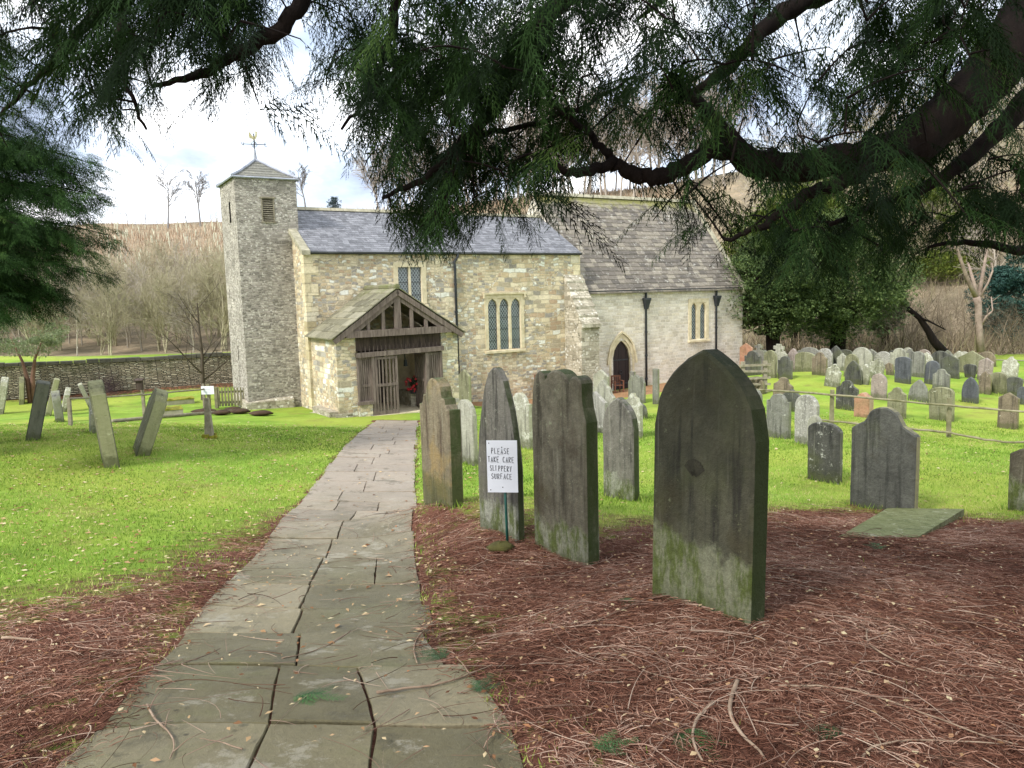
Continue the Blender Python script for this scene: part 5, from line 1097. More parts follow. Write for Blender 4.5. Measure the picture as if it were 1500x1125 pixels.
# more of the closely set back rows
for i,(px,yb,yt,w_,kd,mt,Yb,lb) in enumerate(((1118,548,512,.7,'round','grey',31,'grey round stone in the crowd behind the hurdle'),(1143,545,510,.6,'peak','pale',32,'pale peaked stone peeping between two crowns left of the yew trunk'),(1172,546,513,.7,'ears','grey',32,'grey eared stone in the rearmost row under the first yew'),
 (1196,547,512,.6,'gothic','pale',32,'small pale pointed stone at the back behind the brown round shouldered one'),(1238,544,512,.7,'segment','darkg',33,'dim low curved stone in the rearmost row beneath the second yew'),(1275,545,511,.7,'peak','grey',32,'grey gabled stone beside the large pale round one at the back'),
 (1308,546,513,.6,'round','darkg',32,'dark small round stone in the rearmost row right of the speckled one'),(1328,545,509,.7,'shoulder','pale',31,'pale shouldered stone in the rearmost row under the leaning trunk'),(1352,547,512,.6,'round','pink',32,'pinkish round stone in the rearmost row below the leaning trunk'),
 (1388,546,513,.7,'gothic','grey',32,'grey pointed stone in the rearmost row near the foot of the leaning trunk'),(1412,547,515,.6,'ears','pale',31,'pale eared stone at the back left of the brightest white one'),(1445,545,515,.7,'round','brown',31,'brown round stone at the back right of the large olive gabled one'),
 (1250,562,528,.6,'gothic','darkg',25,'dark pointed stone between the leaning white pair and the pinkish round one'),(1462,575,545,.6,'round','olive',23,'small olive round stone on the far right slope'),(1160,600,570,.55,'peak','darkg',20,'dark peaked stone behind the fence near the eared ones'),(1345,590,556,.6,'gothic','grey',22,'grey pointed stone standing between the two bluish stones and the fence'))):
    grave(px,yb,yt,0,kd,mt,lb,w=w_,Y=Yb,roll=((i*37)%9-4))
# longer grass left by the mower round the feet of the stones
tp=[]
for o in [o for o in COL.objects if o.name.startswith('gravestone')]:
    x,y=o.location[0],o.location[1]
    if y<24 and litter(np.array([x]),np.array([y]))[0]<.15:
        for _ in range(int(170 if y<16 else 80)):
            s=random.uniform(-.5,.5); d=random.gauss(0,.07); tp.append((x+SA*s*.95+CA*d,y-CA*s*.95+SA*d))
tp=np.array(tp); n=len(tp); hh=RNG.uniform(.03,.1,n); az=RNG.random(n)*6.283; wv=RNG.uniform(.003,.006,n)*(1+tp[:,1]*.06); z=H(tp[:,0],tp[:,1])
v=np.stack([np.c_[tp[:,0]-np.cos(az)*wv,tp[:,1]-np.sin(az)*wv,z-.01],np.c_[tp[:,0]+np.cos(az)*wv,tp[:,1]+np.sin(az)*wv,z-.01],np.c_[tp[:,0]+RNG.normal(0,.4,n)*hh,tp[:,1]+RNG.normal(0,.4,n)*hh,z+hh]],1).reshape(-1,3)
tag(np_mesh('long_grass',v,np.arange(n*3).reshape(-1,3),mgr,None,np.repeat(np.clip(RNG.beta(2,3,n),0,1),3)),'longer grass tufts round the feet of the headstones','grass',kind='stuff')
# ------------------------------------------------------------------ bare trees
def bare(seed,hgt,r0,levels=4,nb=5,spread=.75,start=.35,twist=.25,up=.35,lenk=.62,sides=5,trunks=1,lean=(0,0),rmin=0.):
    rr=random.Random(seed); T=MB(); C=MB()
    def branch(m,p,d,L,r,lv):
        n=4 if lv<2 else 3; pts=[p]; rs=[r]; q=np.array(p); dd=np.array(d)
        for i in range(n):
            dd=dd+np.array([rr.gauss(0,twist),rr.gauss(0,twist),rr.gauss(0,twist*.5)+up*(.25 if lv else .05)])*.4; dd/=np.linalg.norm(dd); q=q+dd*L/n; pts.append(q.copy()); rs.append(max(r*(1-.72*(i+1)/n),rmin))
        m.tube(pts,rs,max(3,sides-lv),False)
        if lv<levels:
            k=nb if lv<2 else max(2,nb-1)
            if lv==0:k=int(nb*1.8)
            for j in range(k):
                s=(start if lv==0 else .25)+(1-(start if lv==0 else .25))*(j+rr.random())/k; s=min(s,.98); i=min(int(s*n),n-1); f=s*n-i
                c=pts[i]*(1-f)+pts[i+1]*f; dl=pts[i+1]-pts[i]; dl/=np.linalg.norm(dl); a=np.cross(dl,[rr.gauss(0,1),rr.gauss(0,1),rr.gauss(0,1)]); a/=np.linalg.norm(a)+1e-9
                nd=dl*(1-spread*.5)+a*spread*rr.uniform(.7,1.2); nd/=np.linalg.norm(nd)
                branch(C,c,nd,L*lenk*rr.uniform(.75,1.15)*(1-.35*s if lv==0 else 1),max(r*(1-.72*s)*.55,rmin),lv+1)
    for t in range(trunks):
        branch(T,np.array([rr.uniform(-.1,.1)*(trunks>1),rr.uniform(-.1,.1)*(trunks>1),-.3]),np.array([lean[0]+rr.gauss(0,.12)*(trunks>1),lean[1]+rr.gauss(0,.12)*(trunks>1),1.]),hgt*(.8 if levels>2 else .9),r0,0)
    return T,C
def tree_obj(T,C,p,name,label,mat,cat='tree',group=None,rz=0,s=1,cmat=None):
    e=empty(name,p,rz); e.scale=(s,s,s); tag(e,label,cat,group); T.build('trunk',mat,e,True); C.build('crown',cmat or mat,e,True); return e
M['wood_l']=mat_simple('bare_wood_twigs','8f866c','b5ad90',2,.95,.1,.1); M['wood_b']=mat_simple('bare_wood_grey','928779','b3a99c',2,.95,.1,.1)  # hill tree tones lightened to stand for distance haze
def rep(e,p,rz,s,sz=None):
    c=copy_tree(e); c.location=[float(v) for v in p]; c.rotation_euler=(0,0,rz); c.scale=(s,s,sz or s); return c
def forest(protos,spots,label,group,name,smin=.8,smax=1.2):
    rr=random.Random(9); used=set()
    for i,p in enumerate(spots):
        k=i%len(protos); s=rr.uniform(smin,smax); rz=rr.uniform(0,6.28)
        if k not in used:
            used.add(k); T,C,mat=protos[k]; protos[k]=tree_obj(T,C,p,name,label,mat,'tree',group,rz,s)
        else: rep(protos[k],p,rz,s,s*rr.uniform(.85,1.15))
def spot(px,Y): x=ray(px,450)[0]*Y; return np.array([x,Y,h(x,Y)-.1])
rr=random.Random(21)
# wood on the lower left slope
prot=[(*bare(100+k,7.2,.09,3,6,.6,.2,.22,.5,.55,4,trunks=1+k%3,rmin=.012),M['wood_l'] if k%3 else M['wood_b']) for k in range(6)]
sp_=[]
for row,Y in enumerate((56.5,59,62,66,70,75,80)):
    for k in range(15): sp_.append(spot(-70+k*29+rr.uniform(-12,12),Y+rr.uniform(-1.5,1.5)))
forest(prot,sp_,'slim bare tree, one of the dense brown wood along the far edge of the field','bare trees of the wood beyond the field','bare_tree',.6,.95)
# trees along the ridge behind the church
prot=[(*bare(200+k,15,.2,3,6,.6,.3,.22,.45,.55,5,rmin=.035),M['wood_b']) for k in range(5)]
sp_=[]
for k in range(64):
    px=560+k*8+rr.uniform(-6,6); t=ray(px,300)[0]; Cc=float(np.interp(t,TT,H_C)); sp_.append(spot(px,Cc-2+rr.uniform(-8,3)))
forest(prot,sp_,'tall bare tree on the ridge behind the church roofs','bare trees along the ridge behind the church','ridge_tree',.75,1.1)
prot=[(*bare(240+k,11,.16,3,6,.7,.2,.25,.45,.58,5,rmin=.02),M['wood_b'] if k%2 else M['wood_l']) for k in range(5)]
sp_=[spot(1085+rr.uniform(0,470),rr.uniform(52,105)) for k in range(55)]
forest(prot,sp_,'bare brownish tree on the wooded bank behind the right hand graveyard','bare trees on the bank at the right','bank_tree',.6,1.1)
# lone skyline trees
for i,(px,yb,yt,w_,sd_,lab) in enumerate(((255,337,247,46,31,'tall bare skyline tree with the widest crown, leftmost on the hilltop'),(302,335,249,37,37,'tall bare forked skyline tree, second from the left on the hilltop'),(457,312,241,32,33,'bare skyline tree rising just right of the tower'))):
    p=spot(px,163.); p[2]=(ray(px,yb)*163+EYE)[2]-1.5; H_t=(yb-yt)*163/F+1.5
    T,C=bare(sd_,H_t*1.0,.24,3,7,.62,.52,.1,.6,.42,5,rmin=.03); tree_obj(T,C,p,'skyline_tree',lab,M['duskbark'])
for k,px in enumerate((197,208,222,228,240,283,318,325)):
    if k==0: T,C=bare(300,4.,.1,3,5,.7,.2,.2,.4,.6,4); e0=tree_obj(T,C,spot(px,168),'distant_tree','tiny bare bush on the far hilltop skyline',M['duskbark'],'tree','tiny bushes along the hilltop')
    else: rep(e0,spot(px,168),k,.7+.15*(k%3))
# sapling before the wall
p=hit(297,586); hh_=(586-392)*p[1]/F; T,C=bare(77,hh_,.085,4,6,.75,.22,.12,.55,.55,6); tree_obj(T,C,p,'sapling','dark bare young tree with upswept branches before the field wall beside the tower',mat_simple('dark_sapling_bark','3a332a','5c5244',4,.95,.3))
for k,(px,yb,s,lab) in enumerate(((158,575,1.1,'low purplish bramble bush against the field wall'),)):
    T,C=bare(91,1.1,.02,3,7,.9,.05,.3,.2,.7,3,trunks=4); e=tree_obj(T,C,hit(px,yb),'bramble_bush',lab,mat_simple('purple_stems','4b3a3c','6b585a',5,.95,.2),'bush')
# hill scrub and tree shelters
n=26000; px_=RNG.uniform(-120,1000,n); Yv=RNG.uniform(88,168,n)
xs_=np.array([ray(a,450)[0] for a in px_])*Yv; zs_=H(xs_,Yv); hh=RNG.uniform(.3,1.6,n); wv=RNG.uniform(.03,.09,n); lx=RNG.normal(0,.25,n)*hh; ly=RNG.normal(0,.25,n)*hh; az=RNG.random(n)*6.28
v=np.stack([np.c_[xs_-wv*np.cos(az),Yv-wv*np.sin(az),zs_-.1],np.c_[xs_+wv*np.cos(az),Yv+wv*np.sin(az),zs_-.1],np.c_[xs_+lx,Yv+ly,zs_+hh]],1).reshape(-1,3)
sc_=np_mesh('hill_scrub',v,np.arange(n*3).reshape(-1,3),mat_foliage('dead_scrub',['78624f','9a8068','b89f86','cdbfa8'],.9,.1,.1),None,np.repeat(RNG.random(n),3)); tag(sc_,'brown bracken and brash covering the felled hillside on the left','scrub',kind='stuff')  # scrub colours paled, the hill's haze painted in
n=9000; px_=RNG.uniform(1060,1560,n); Yv=37.5+RNG.random(n)**1.5*45
xs_=np.array([ray(a,450)[0] for a in px_])*Yv; zs_=H(xs_,Yv); hh=RNG.uniform(.3,1.5,n); wv=RNG.uniform(.012,.035,n); lx=RNG.normal(0,.5,n)*hh; ly=RNG.normal(0,.3,n)*hh; az=RNG.random(n)*6.28
v=np.stack([np.c_[xs_-wv*np.cos(az),Yv-wv*np.sin(az),zs_-.1],np.c_[xs_+wv*np.cos(az),Yv+wv*np.sin(az),zs_-.1],np.c_[xs_+lx,Yv+ly,zs_+hh]],1).reshape(-1,3)
sc_=np_mesh('bank_scrub',v,np.arange(n*3).reshape(-1,3),mat_foliage('bank_stems',['5c5242','7d6f5a','a08f76','80825a'],.9,.1,.1),None,np.repeat(RNG.random(n),3)); tag(sc_,'brown dead stems and brush covering the bank behind the right hand graves','scrub',kind='stuff')
m=MB(); m.tube([(0,0,-.2),(0,0,1.25)],[.07,.08],7); m.beam((.1,0,-.2),(.1,0,1.45),.04,.04); ts=m.build('tree_shelter',mat_simple('pale_plastic_tube','b5b39a','d2d0b8',2,.6,.05)); rr=random.Random(4)
for k in range(150):
    px=rr.uniform(110,345); Y=rr.uniform(112,166) if k<135 else rr.uniform(105,115); o=ts if k==0 else ts.copy()
    if k: COL.objects.link(o)
    o.location=[float(v) for v in spot(px,Y)]; o.rotation_euler=(rr.gauss(0,.08),rr.gauss(0,.08),rr.random()*6); tag(o,'pale tree shelter tube on the felled hillside left of the tower','tree shelter','tree shelter tubes on the hillside')
# ------------------------------------------------------------------ leafy crowns built of small tufts
def tufts(P,s,n_=5,flat=.5,droop=0.):
    N=len(P); V_=[]
    az=RNG.random((N,n_))*6.283; el=RNG.normal(0,flat,(N,n_))-droop; d=np.stack([np.cos(az)*np.cos(el),np.sin(az)*np.cos(el),np.sin(el)],-1)*(s[:,None]*RNG.uniform(.6,1.2,(N,n_)))[:,:,None]
    sd=np.stack([-np.sin(az),np.cos(az),RNG.normal(0,.5,(N,n_))],-1)*(s[:,None]*.2)[:,:,None]
    b=P[:,None,:]; V_=np.stack([b+d*.15-sd,b+d*.15+sd,b+d],2).reshape(-1,3); return V_,np.arange(len(V_)).reshape(-1,3)
def lumpy(c,rx,ry,rz,nl,per,lr,seed):
    g=np.random.default_rng(seed); out=[];t=[]
    for i in range(nl):
        d=g.normal(size=3); d/=np.linalg.norm(d); k=g.uniform(.35,1.12)**.5; lc=c+d*np.array([rx,ry,rz])*k; r=lr*g.uniform(.4,1.35); q=g.normal(size=(per,3)); q/=np.linalg.norm(q,axis=1)[:,None]; q=q*(r*g.uniform(.55,1.,per)**.5)[:,None]*np.array([1.25,1.25,.62]); out.append(lc+q); t.append(np.clip(g.normal(.45+.12*g.normal(),.17,per),0,1))
    return np.concatenate(out),np.concatenate(t)
myew=mat_foliage('yew_leaf',['28371f','42552f','60733f','82905a'],.6,.15,.25); mblue=mat_foliage('blue_green_leaf',['24403a','37564c','4b6c5c'],.6,.15,.25); moli=mat_foliage('olive_leaf',['5c6844','7f8a62','a0a67e'],.6,.25,.25); mygr=mat_foliage('yellow_green_leaf',['4a5a26','66752f','83893c'],.6,.2,.25)
def leafy(px,Y,ybot,ytop,wpx,label,name,mat,nl=90,per=190,seed=1,ts_=.13,tr=.22,trpx=None,forks=3):
    p=spot(px,Y); zb_=(ray(px,ybot)*Y+EYE)[2]; zt_=(ray(px,ytop)*Y+EYE)[2]; R=wpx*Y/F/2; e=empty(name,p); tag(e,label,'tree' if name!='bush' else 'bush')
    c=np.array([0,0,(zb_+zt_)/2-p[2]]); rz=(zt_-zb_)/2
    P,t=lumpy(c,R*.85,R*.85,rz*.88,nl,per,R*.3,seed); v,f=tufts(P,np.full(len(P),ts_),5,.5,.15); np_mesh('crown',v,f,mat,e,np.repeat(t,15))
    m=MB(); rr=random.Random(seed)
    for k in range(forks): a=rr.uniform(0,6.28); m.tube([(rr.uniform(-.1,.1),rr.uniform(-.1,.1),-.4),(.1*math.cos(a),.1*math.sin(a),c[2]*.4),(.5*R*math.cos(a),.5*R*math.sin(a),c[2]),(.6*R*math.cos(a),.6*R*math.sin(a),c[2]+rz*.5)],[tr,tr*.8,tr*.5,.03],7)
    m.build('trunk',M['bark'],e,True); return e
leafy(1132,34.5,505,318,150,'dark green yew tree beside the chancel corner with a black trunk','yew_tree',myew,170,170,3,.1,.3)
leafy(1228,36,506,310,185,'widest dark green yew standing behind the middle of the back row of graves','yew_tree',myew,220,170,4,.1,.35)
leafy(1165,46,470,262,190,'taller dark evergreen rising behind the two churchyard yews','evergreen_tree',mygr,120,200,5,.17,.3)
leafy(1298,41,500,380,60,'narrow bushy evergreen at the right end of the yews','evergreen_tree',myew,60,170,6,.13,.15)
leafy(1490,42,515,370,110,'blue green evergreen bush at the far right','evergreen_tree',mblue,90,190,7,.14,.2)
leafy(1350,60,450,250,160,'dull green evergreen on the wooded bank behind the dead tree','evergreen_tree',mygr,80,160,8,.2,.2)
p=hit(47,590); e=empty('small_tree',p); tag(e,'small bushy olive leaved tree with twin reddish trunks before the field wall at the left','tree'); k=p[1]/F
P,t=lumpy(np.array([0,0,(590-488)*k]),62*k,62*k,30*k,46,70,.32,9); v,f=tufts(P,np.full(len(P),.07),5,.7); np_mesh('crown',v,f,moli,e,np.repeat(t,15))
m=MB(); m.tube([(-.05,0,-.2),(-.08,0,.8),(-.2,0,1.5),(-.6,.1,2.4)],[.1,.08,.05,.02],7); m.tube([(.1,0,-.2),(.1,0,.9),(.2,.1,1.6),(.7,0,2.5)],[.1,.08,.05,.02],7); m.build('trunk',mat_simple('reddish_trunk','5c4338','866655',3,.9,.4),e,True)
p=spot(497,150); e=empty('small_conifer',p); tag(e,'tiny conifer on the skyline just above the nave ridge','tree'); zt_=(ray(497,289)*150+EYE)[2]-p[2]
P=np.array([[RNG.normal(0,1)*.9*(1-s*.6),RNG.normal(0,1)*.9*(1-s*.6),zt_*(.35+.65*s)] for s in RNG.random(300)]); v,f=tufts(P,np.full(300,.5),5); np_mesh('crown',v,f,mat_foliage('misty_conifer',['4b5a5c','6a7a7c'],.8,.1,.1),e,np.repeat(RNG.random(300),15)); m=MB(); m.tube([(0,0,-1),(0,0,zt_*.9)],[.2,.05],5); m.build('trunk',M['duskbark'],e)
# dead pinkish tree, leaning trunk, scrub on the right
def poly_tree(paths,Y,name,label,mat,extra=None,seed=3,cmat=None):
    o=at(*paths[0][0][:2],Y); o[2]-=.1; e=empty(name,o); tag(e,label,'tree'); m=MB(); c=MB(); rr=random.Random(seed)
    for i,(a) in enumerate(paths):
        pts=[at(x,y,Y+dy)-o for x,y,dy,w_ in a]; rs=[w_*Y/F/2 for *_,w_ in a]; (m if i==0 else c).tube(pts,rs,7)
        for j in range(int(len(pts)*3)):
            s=rr.uniform(.3,1)*(len(pts)-1); k=min(int(s),len(pts)-2); q=pts[k]+(pts[k+1]-pts[k])*(s-k); d=np.array([rr.gauss(0,1),rr.gauss(0,.5),rr.gauss(.6,.5)])*.28; c.tube([q,q+d*.5+np.array([0,0,.05]),q+d+np.array([rr.gauss(0,.1),0,.1])],[.012,.009,.004],4)
    m.build('trunk',mat,e,True); c.build('limbs',cmat or mat,e,True); return e
poly_tree([[(1437,515,0,11),(1434,480,0,10),(1433,445,0,10),(1430,435,0,11)],[(1431,437,0,8),(1420,415,-.2,6),(1411,392,-.4,5),(1402,365,-.5,4),(1385,340,-.6,3)],[(1432,436,0,7),(1426,412,.2,5),(1418,385,.3,3)],[(1434,434,0,7),(1440,400,.4,5),(1445,370,.6,4),(1450,330,.8,2)],[(1436,434,0,4),(1447,415,0,3),(1454,397,0,2.5),(1453,385,.1,1.5)],[(1436,478,0,4),(1445,463,-.2,3),(1454,455,-.2,2),(1452,435,0,1.5)]],33.,'dead_tree','dead pinkish barked tree with forked bare limbs behind the graveyard on the right',M['palebark'])
poly_tree([[(1386,520,0,14),(1368,500,0,12),(1360,485,0,10),(1347,466,0,8),(1330,452,0,7)],[(1345,466,0,5),(1360,470,-.2,3),(1385,483,-.3,1.5)]],35.,'leaning_tree','thick dark mossy trunk leaning left behind the back row of graves',M['bark'],seed=5)
for k,(px,Y,s,sd_) in enumerate(((1320,38,1,51),(1362,40,1.1,52),(1400,39,1,53),(1465,37,.9,54),(1335,44,1.3,55),(1425,45,1.4,56))):
    T,C=bare(sd_,3.4*s,.05,4,6,.95,.1,.35,.15,.66,4,trunks=3); tree_obj(T,C,spot(px,Y),'thicket_bush',('bare tangled bush between the evergreens and the leaning trunk','bare tangled bush behind the leaning trunk','bare tangled bush left of the dead pinkish tree','bare tangled bush at the foot of the blue green evergreen','taller bare bush behind the bird pale speck by the yews','tallest bare bush behind the dead pinkish tree')[k],M['greybark'],'bush')
for o in [o for o in bpy.data.objects if o.get('label','').startswith('taller bare bush behind the bird')]: o['label']='taller bare bush standing back between the narrow evergreen and the leaning trunk'
# ------------------------------------------------------------------ fern-like hanging sprays
def frond_proto(seed,nst=16,leaf=3,wide=1.,lw=1.):
    g=random.Random(seed); V_=[];F_=[]
    def tri(a,b,c): o=len(V_); V_.extend([a,b,c]); F_.append((o,o+1,o+2))
    ax=lambda s: np.array([s,.04*math.sin(s*5+seed),-.42*s*s])
    for i in range(nst):
        s0,s1=i/nst,(i+1)/nst; a,b=ax(s0),ax(s1); w_=.009*(1-.7*s0); o=len(V_)
        tri(a+[0,w_,0],b,a-[0,w_,0]); tri(a+[0,0,w_],b,a-[0,0,w_])
    for i in range(nst*2):
        s=(i+.5)/(nst*2)*.97+.02; sd=1 if i%2 else -1; p=ax(s); L=(.36*(1-.8*s)+.05)*g.uniform(.75,1.2)*wide*(.6+.4*min(1,s*5))
        d=np.array([.62+g.gauss(0,.12),sd*(.62+g.gauss(0,.12)),-.3+g.gauss(0,.14)-.4*s]); d/=np.linalg.norm(d)
        e=p+d*L+np.array([0,0,-.16*L]); m_=p+d*L*.5; side=np.cross(d,[0,0,1]); side/=np.linalg.norm(side); w_=.008
        tri(p-side*w_*.6,m_+side*w_,p+side*w_*.6); tri(m_-side*w_,e,m_+side*w_)
        for j in range(leaf):
            for q in (-1,1):
                t_=(j+.6)/(leaf+.3); b=p+(m_-p)*min(1,t_*2)+(e-m_)*max(0,t_*2-1); ld=d*.75+side*q*.75+np.array([0,0,-.25]); ll=L*.24*(1.15-t_*.7)*lw; tri(b-d*ll*.16,b+ld*ll,b+d*ll*.16)
    return np.array(V_),np.array(F_)
def fronds(P,az,S,slope,protos,roll=None):
    VV=[];FF=[];TT_=[];off=0; which=RNG.integers(0,len(protos),len(P)); tn=np.clip(RNG.normal(.42,.2,len(P)),0,1)
    for k,(pv,pf) in enumerate(protos):
        I=np.where(which==k)[0]
        if not len(I): continue
        c,s=np.cos(az[I])[:,None],np.sin(az[I])[:,None]; x,y,z=pv[:,0][None],pv[:,1][None],pv[:,2][None]
        ro=(roll[I] if roll is not None else RNG.normal(0,.5,len(I)))[:,None]; y2=y*np.cos(ro)-z*np.sin(ro)*.6; z2=z+y*np.sin(ro)+slope[I][:,None]*x
        v=np.stack([(x*c-y2*s),(x*s+y2*c),z2],-1)*S[I][:,None,None]+P[I][:,None,:]
        f=pf[None]+(np.arange(len(I))*len(pv))[:,None,None]+off; VV.append(v.reshape(-1,3)); FF.append(f.reshape(-1,3)); TT_.append(np.repeat(tn[I],len(pv))); off+=len(I)*len(pv)
    return np.concatenate(VV),np.concatenate(FF),np.concatenate(TT_)
PR=[frond_proto(k,14,4,1.,1.15) for k in range(4)]; PRL=[frond_proto(10+k,7,2,1.3) for k in range(3)]
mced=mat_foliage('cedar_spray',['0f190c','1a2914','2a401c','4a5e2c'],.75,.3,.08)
GRID=["456776642446667567665521466775","264774521377657745465652256654","255860431367777765465434455664","244650341267587766654434445654","122430000035677766332324445554","000000000023764572012344545555","000000000005785280146777777766","000000000001650700156377775443","000000000000000000000025541000"]
def dens(px,py):
    if py<-60 or px<-60 or px>1560: return 6
    j=int(max(0,py)//50); i=int(min(max(px,0),1499)//50)
    return int(GRID[j][i]) if j<len(GRID) else 0
TR=np.array([5.6,4.2,h(5.6,4.2)]); cedar=empty('cedar_tree',TR); tag(cedar,'huge dark cedar whose drooping limbs hang across the top of the view','tree')
LIMBS=[]
def limb(pts,rs):
    q=[np.array(p,float) if len(p)==3 and abs(p[0])<40 else at(*p) for p in pts]
    n=(len(q)-1)*6+1; tt=np.linspace(0,len(q)-1,n); Q=np.array([[np.interp(t_,range(len(q)),[p[k] for p in q]) for k in range(3)] for t_ in tt])
    K=np.array([1,2,3,2,1])/9; Qs=Q.copy()
    for _ in range(2):
        for k in range(3): Qs[2:-2,k]=np.convolve(Qs[:,k],K,'valid')
    Qs[1:-1]+=RNG.normal(0,.006,(n-2,3)); r=np.interp(tt,range(len(q)),rs)*RNG.uniform(.93,1.07,n); LIMBS.append((Qs,r)); return Qs
T3=lambda z,dx=0,dy=0:(TR[0]+dx,TR[1]+dy,z)
px3=lambda *a:tuple(at(*a))
def LB(pts,rs): limb([p if abs(p[0])<40 and p[1]<40 else px3(*p) for p in pts],rs)
# main low limb sweeping left, its forks
LB([T3(3.1),(1640,-150,3.7),(1480,70,3.5),(1400,165,3.4),(1320,222,3.35),(1250,232,3.3),(1170,246,3.3),(1105,245,3.3),(1068,205,3.3),(1030,160,3.4),(985,110,3.5)],[.2,.17,.125,.105,.09,.065,.062,.06,.042,.03,.02])
LB([(1075,215,3.3),(1035,222,3.25),(1000,246,3.2),(960,262,3.2),(925,255,3.2),(895,238,3.2),(850,256,3.1),(815,243,3.1),(775,225,3.1)],[.05,.04,.036,.034,.03,.022,.02,.015,.008])
LB([(900,240,3.2),(880,215,3.2),(855,190,3.2),(800,150,3.3)],[.02,.016,.012,.006])
LB([(1290,236,3.35),(1250,262,3.2),(1180,285,3.1),(1120,330,3.0),(1060,350,3.)],[.04,.03,.022,.014,.007])
LB([T3(3.6),(1600,60,4.2),(1500,150,4.2),(1440,215,4.),(1370,270,3.9),(1290,300,3.8),(1215,330,3.7)],[.12,.09,.06,.045,.03,.02,.01])
LB([T3(4.2),(1500,-60,4.6),(1300,-40,4.4),(1170,0,4.2),(1105,55,4.),(1060,110,4.),(990,150,4.)],[.16,.1,.07,.05,.04,.03,.015])
LB([T3(4.6),(1100,-160,4.4),(900,-60,4.),(800,20,3.8),(768,90,3.7),(730,155,3.6),(680,205,3.6),(630,262,3.5),(560,290,3.5)],[.16,.09,.06,.045,.038,.032,.026,.017,.008])
LB([(768,90,3.7),(700,110,3.6),(620,150,3.6),(540,165,3.5)],[.02,.016,.012,.005]); LB([(690,195,3.6),(760,190,3.7),(850,160,3.7),(930,110,3.8)],[.014,.012,.01,.006])
LB([T3(4.9),(1000,-220,4.),(640,-120,3.7),(585,-10,3.6),(570,60,3.6),(540,140,3.6),(500,190,3.6)],[.14,.07,.035,.022,.018,.012,.006])
LB([T3(5.1),(1100,-380,4.),(620,-200,3.5),(470,-50,3.4),(432,22,3.35),(392,58,3.3),(340,84,3.3),(290,112,3.3),(222,126,3.3)],[.16,.09,.06,.045,.034,.03,.024,.018,.008])
LB([(470,-50,3.4),(330,-60,3.5),(190,-30,3.5),(120,40,3.5),(60,110,3.5),(0,170,3.5)],[.04,.034,.03,.022,.014,.006])
LB([(190,-30,3.5),(170,60,3.4),(185,130,3.3),(215,190,3.3)],[.02,.016,.01,.005])
LB([T3(3.3),(1620,330,4.6),(1500,372,4.4),(1440,352,4.2),(1360,362,4.1)],[.07,.05,.03,.018,.008])
# overhead canopy limbs, out of view but shading the ground
OV=[]
for k in range(9):
    a=rad(150+k*26); L=RNG.uniform(4.5,7.5); z=RNG.uniform(4.4,6.2); e_=(TR[0]+L*math.cos(a),TR[1]+L*math.sin(a),z-1.)
    LB([T3(z-.4),((TR[0]+e_[0])/2,(TR[1]+e_[1])/2,z+.2),e_],[.12,.07,.015]); OV.append(len(LIMBS)-1)
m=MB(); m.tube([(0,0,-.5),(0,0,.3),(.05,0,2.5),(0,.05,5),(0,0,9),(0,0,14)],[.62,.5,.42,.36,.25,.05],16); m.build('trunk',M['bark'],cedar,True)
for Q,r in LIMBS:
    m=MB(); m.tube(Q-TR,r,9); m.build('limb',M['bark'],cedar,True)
nodes=np.concatenate([Q[3:] for k,(Q,r) in enumerate(LIMBS) if k not in OV])
tg=[]; rr=random.Random(33)
while len(tg)<800:
    x,y=rr.uniform(-60,1560),rr.uniform(-70,450)
    if rr.random()*9<dens(x,y)*(1 if y>-20 else .7):
        Y=rr.uniform(2.9,4.3) if x<1050 else rr.uniform(2.8,5.2); tg.append(at(x,y-26,Y))
tg=np.array(tg); d0=np.sqrt(((tg[:,None]-nodes[None])**2).sum(-1)).min(1); tg=tg[np.argsort(d0)]
tw_=MB(); FP=[];FA=[];FS=[];FL=[]
def tryf(q,a,S,sl,bonus=0):
    d=np.array([math.cos(a),math.sin(a),0.]); mid=q+S*(d*.5+np.array([0,0,sl*.5-.25])); tip=q+S*(d+np.array([0,0,sl-.42-.1]))
    dm=dens(*proj(mid)); dt=dens(*proj(tip))
    if dt==0 or dm==0: return
    if rr.random()*9.5>dm+bonus or rr.random()*4>dt+1.5: return
    FP.append(q);FA.append(a);FS.append(S);FL.append(sl)
for p in tg:
    dd=((nodes-p)**2).sum(1); w_=nodes[np.argmin(dd+ (nodes[:,2]<p[2]-.5)*.3)]; L=float(np.linalg.norm(p-w_))
    if L>1.15: continue
    n0=len(FP)
    mid=(p+w_)/2+np.array([0,0,.10*L])+RNG.normal(0,.03,3)*L; pts=[]
    for s in np.linspace(0,1,6): pts.append(w_*(1-s)**2+2*mid*s*(1-s)+p*s*s)
    az0=math.atan2(p[1]-w_[1],p[0]-w_[0])
    for j in range(max(3,int(2+L*6))):
        s=rr.uniform(.25,1); q=w_*(1-s)**2+2*mid*s*(1-s)+p*s*s; x,y=proj(q+np.array([0,0,-.12]))
        tryf(q,az0+rr.gauss(0,.9),rr.uniform(.2,.42),rr.uniform(-1.0,-.1))
    tryf(p,az0+rr.gauss(0,.4),rr.uniform(.24,.42),rr.uniform(-.9,-.2),2)
    if len(FP)==n0: continue
    tw_.tube(np.array(pts)-TR,[.0045*(1-.6*s)*(1+L) for s in np.linspace(0,1,6)],4,False); nodes=np.r_[nodes,np.array(pts[2:])]
tw_.build('twigs',M['bark'],cedar,False)['kind']='stuff'
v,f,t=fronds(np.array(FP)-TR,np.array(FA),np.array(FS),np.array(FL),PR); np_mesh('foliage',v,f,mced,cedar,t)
print('cedar fronds',len(FP),'tris',len(f))
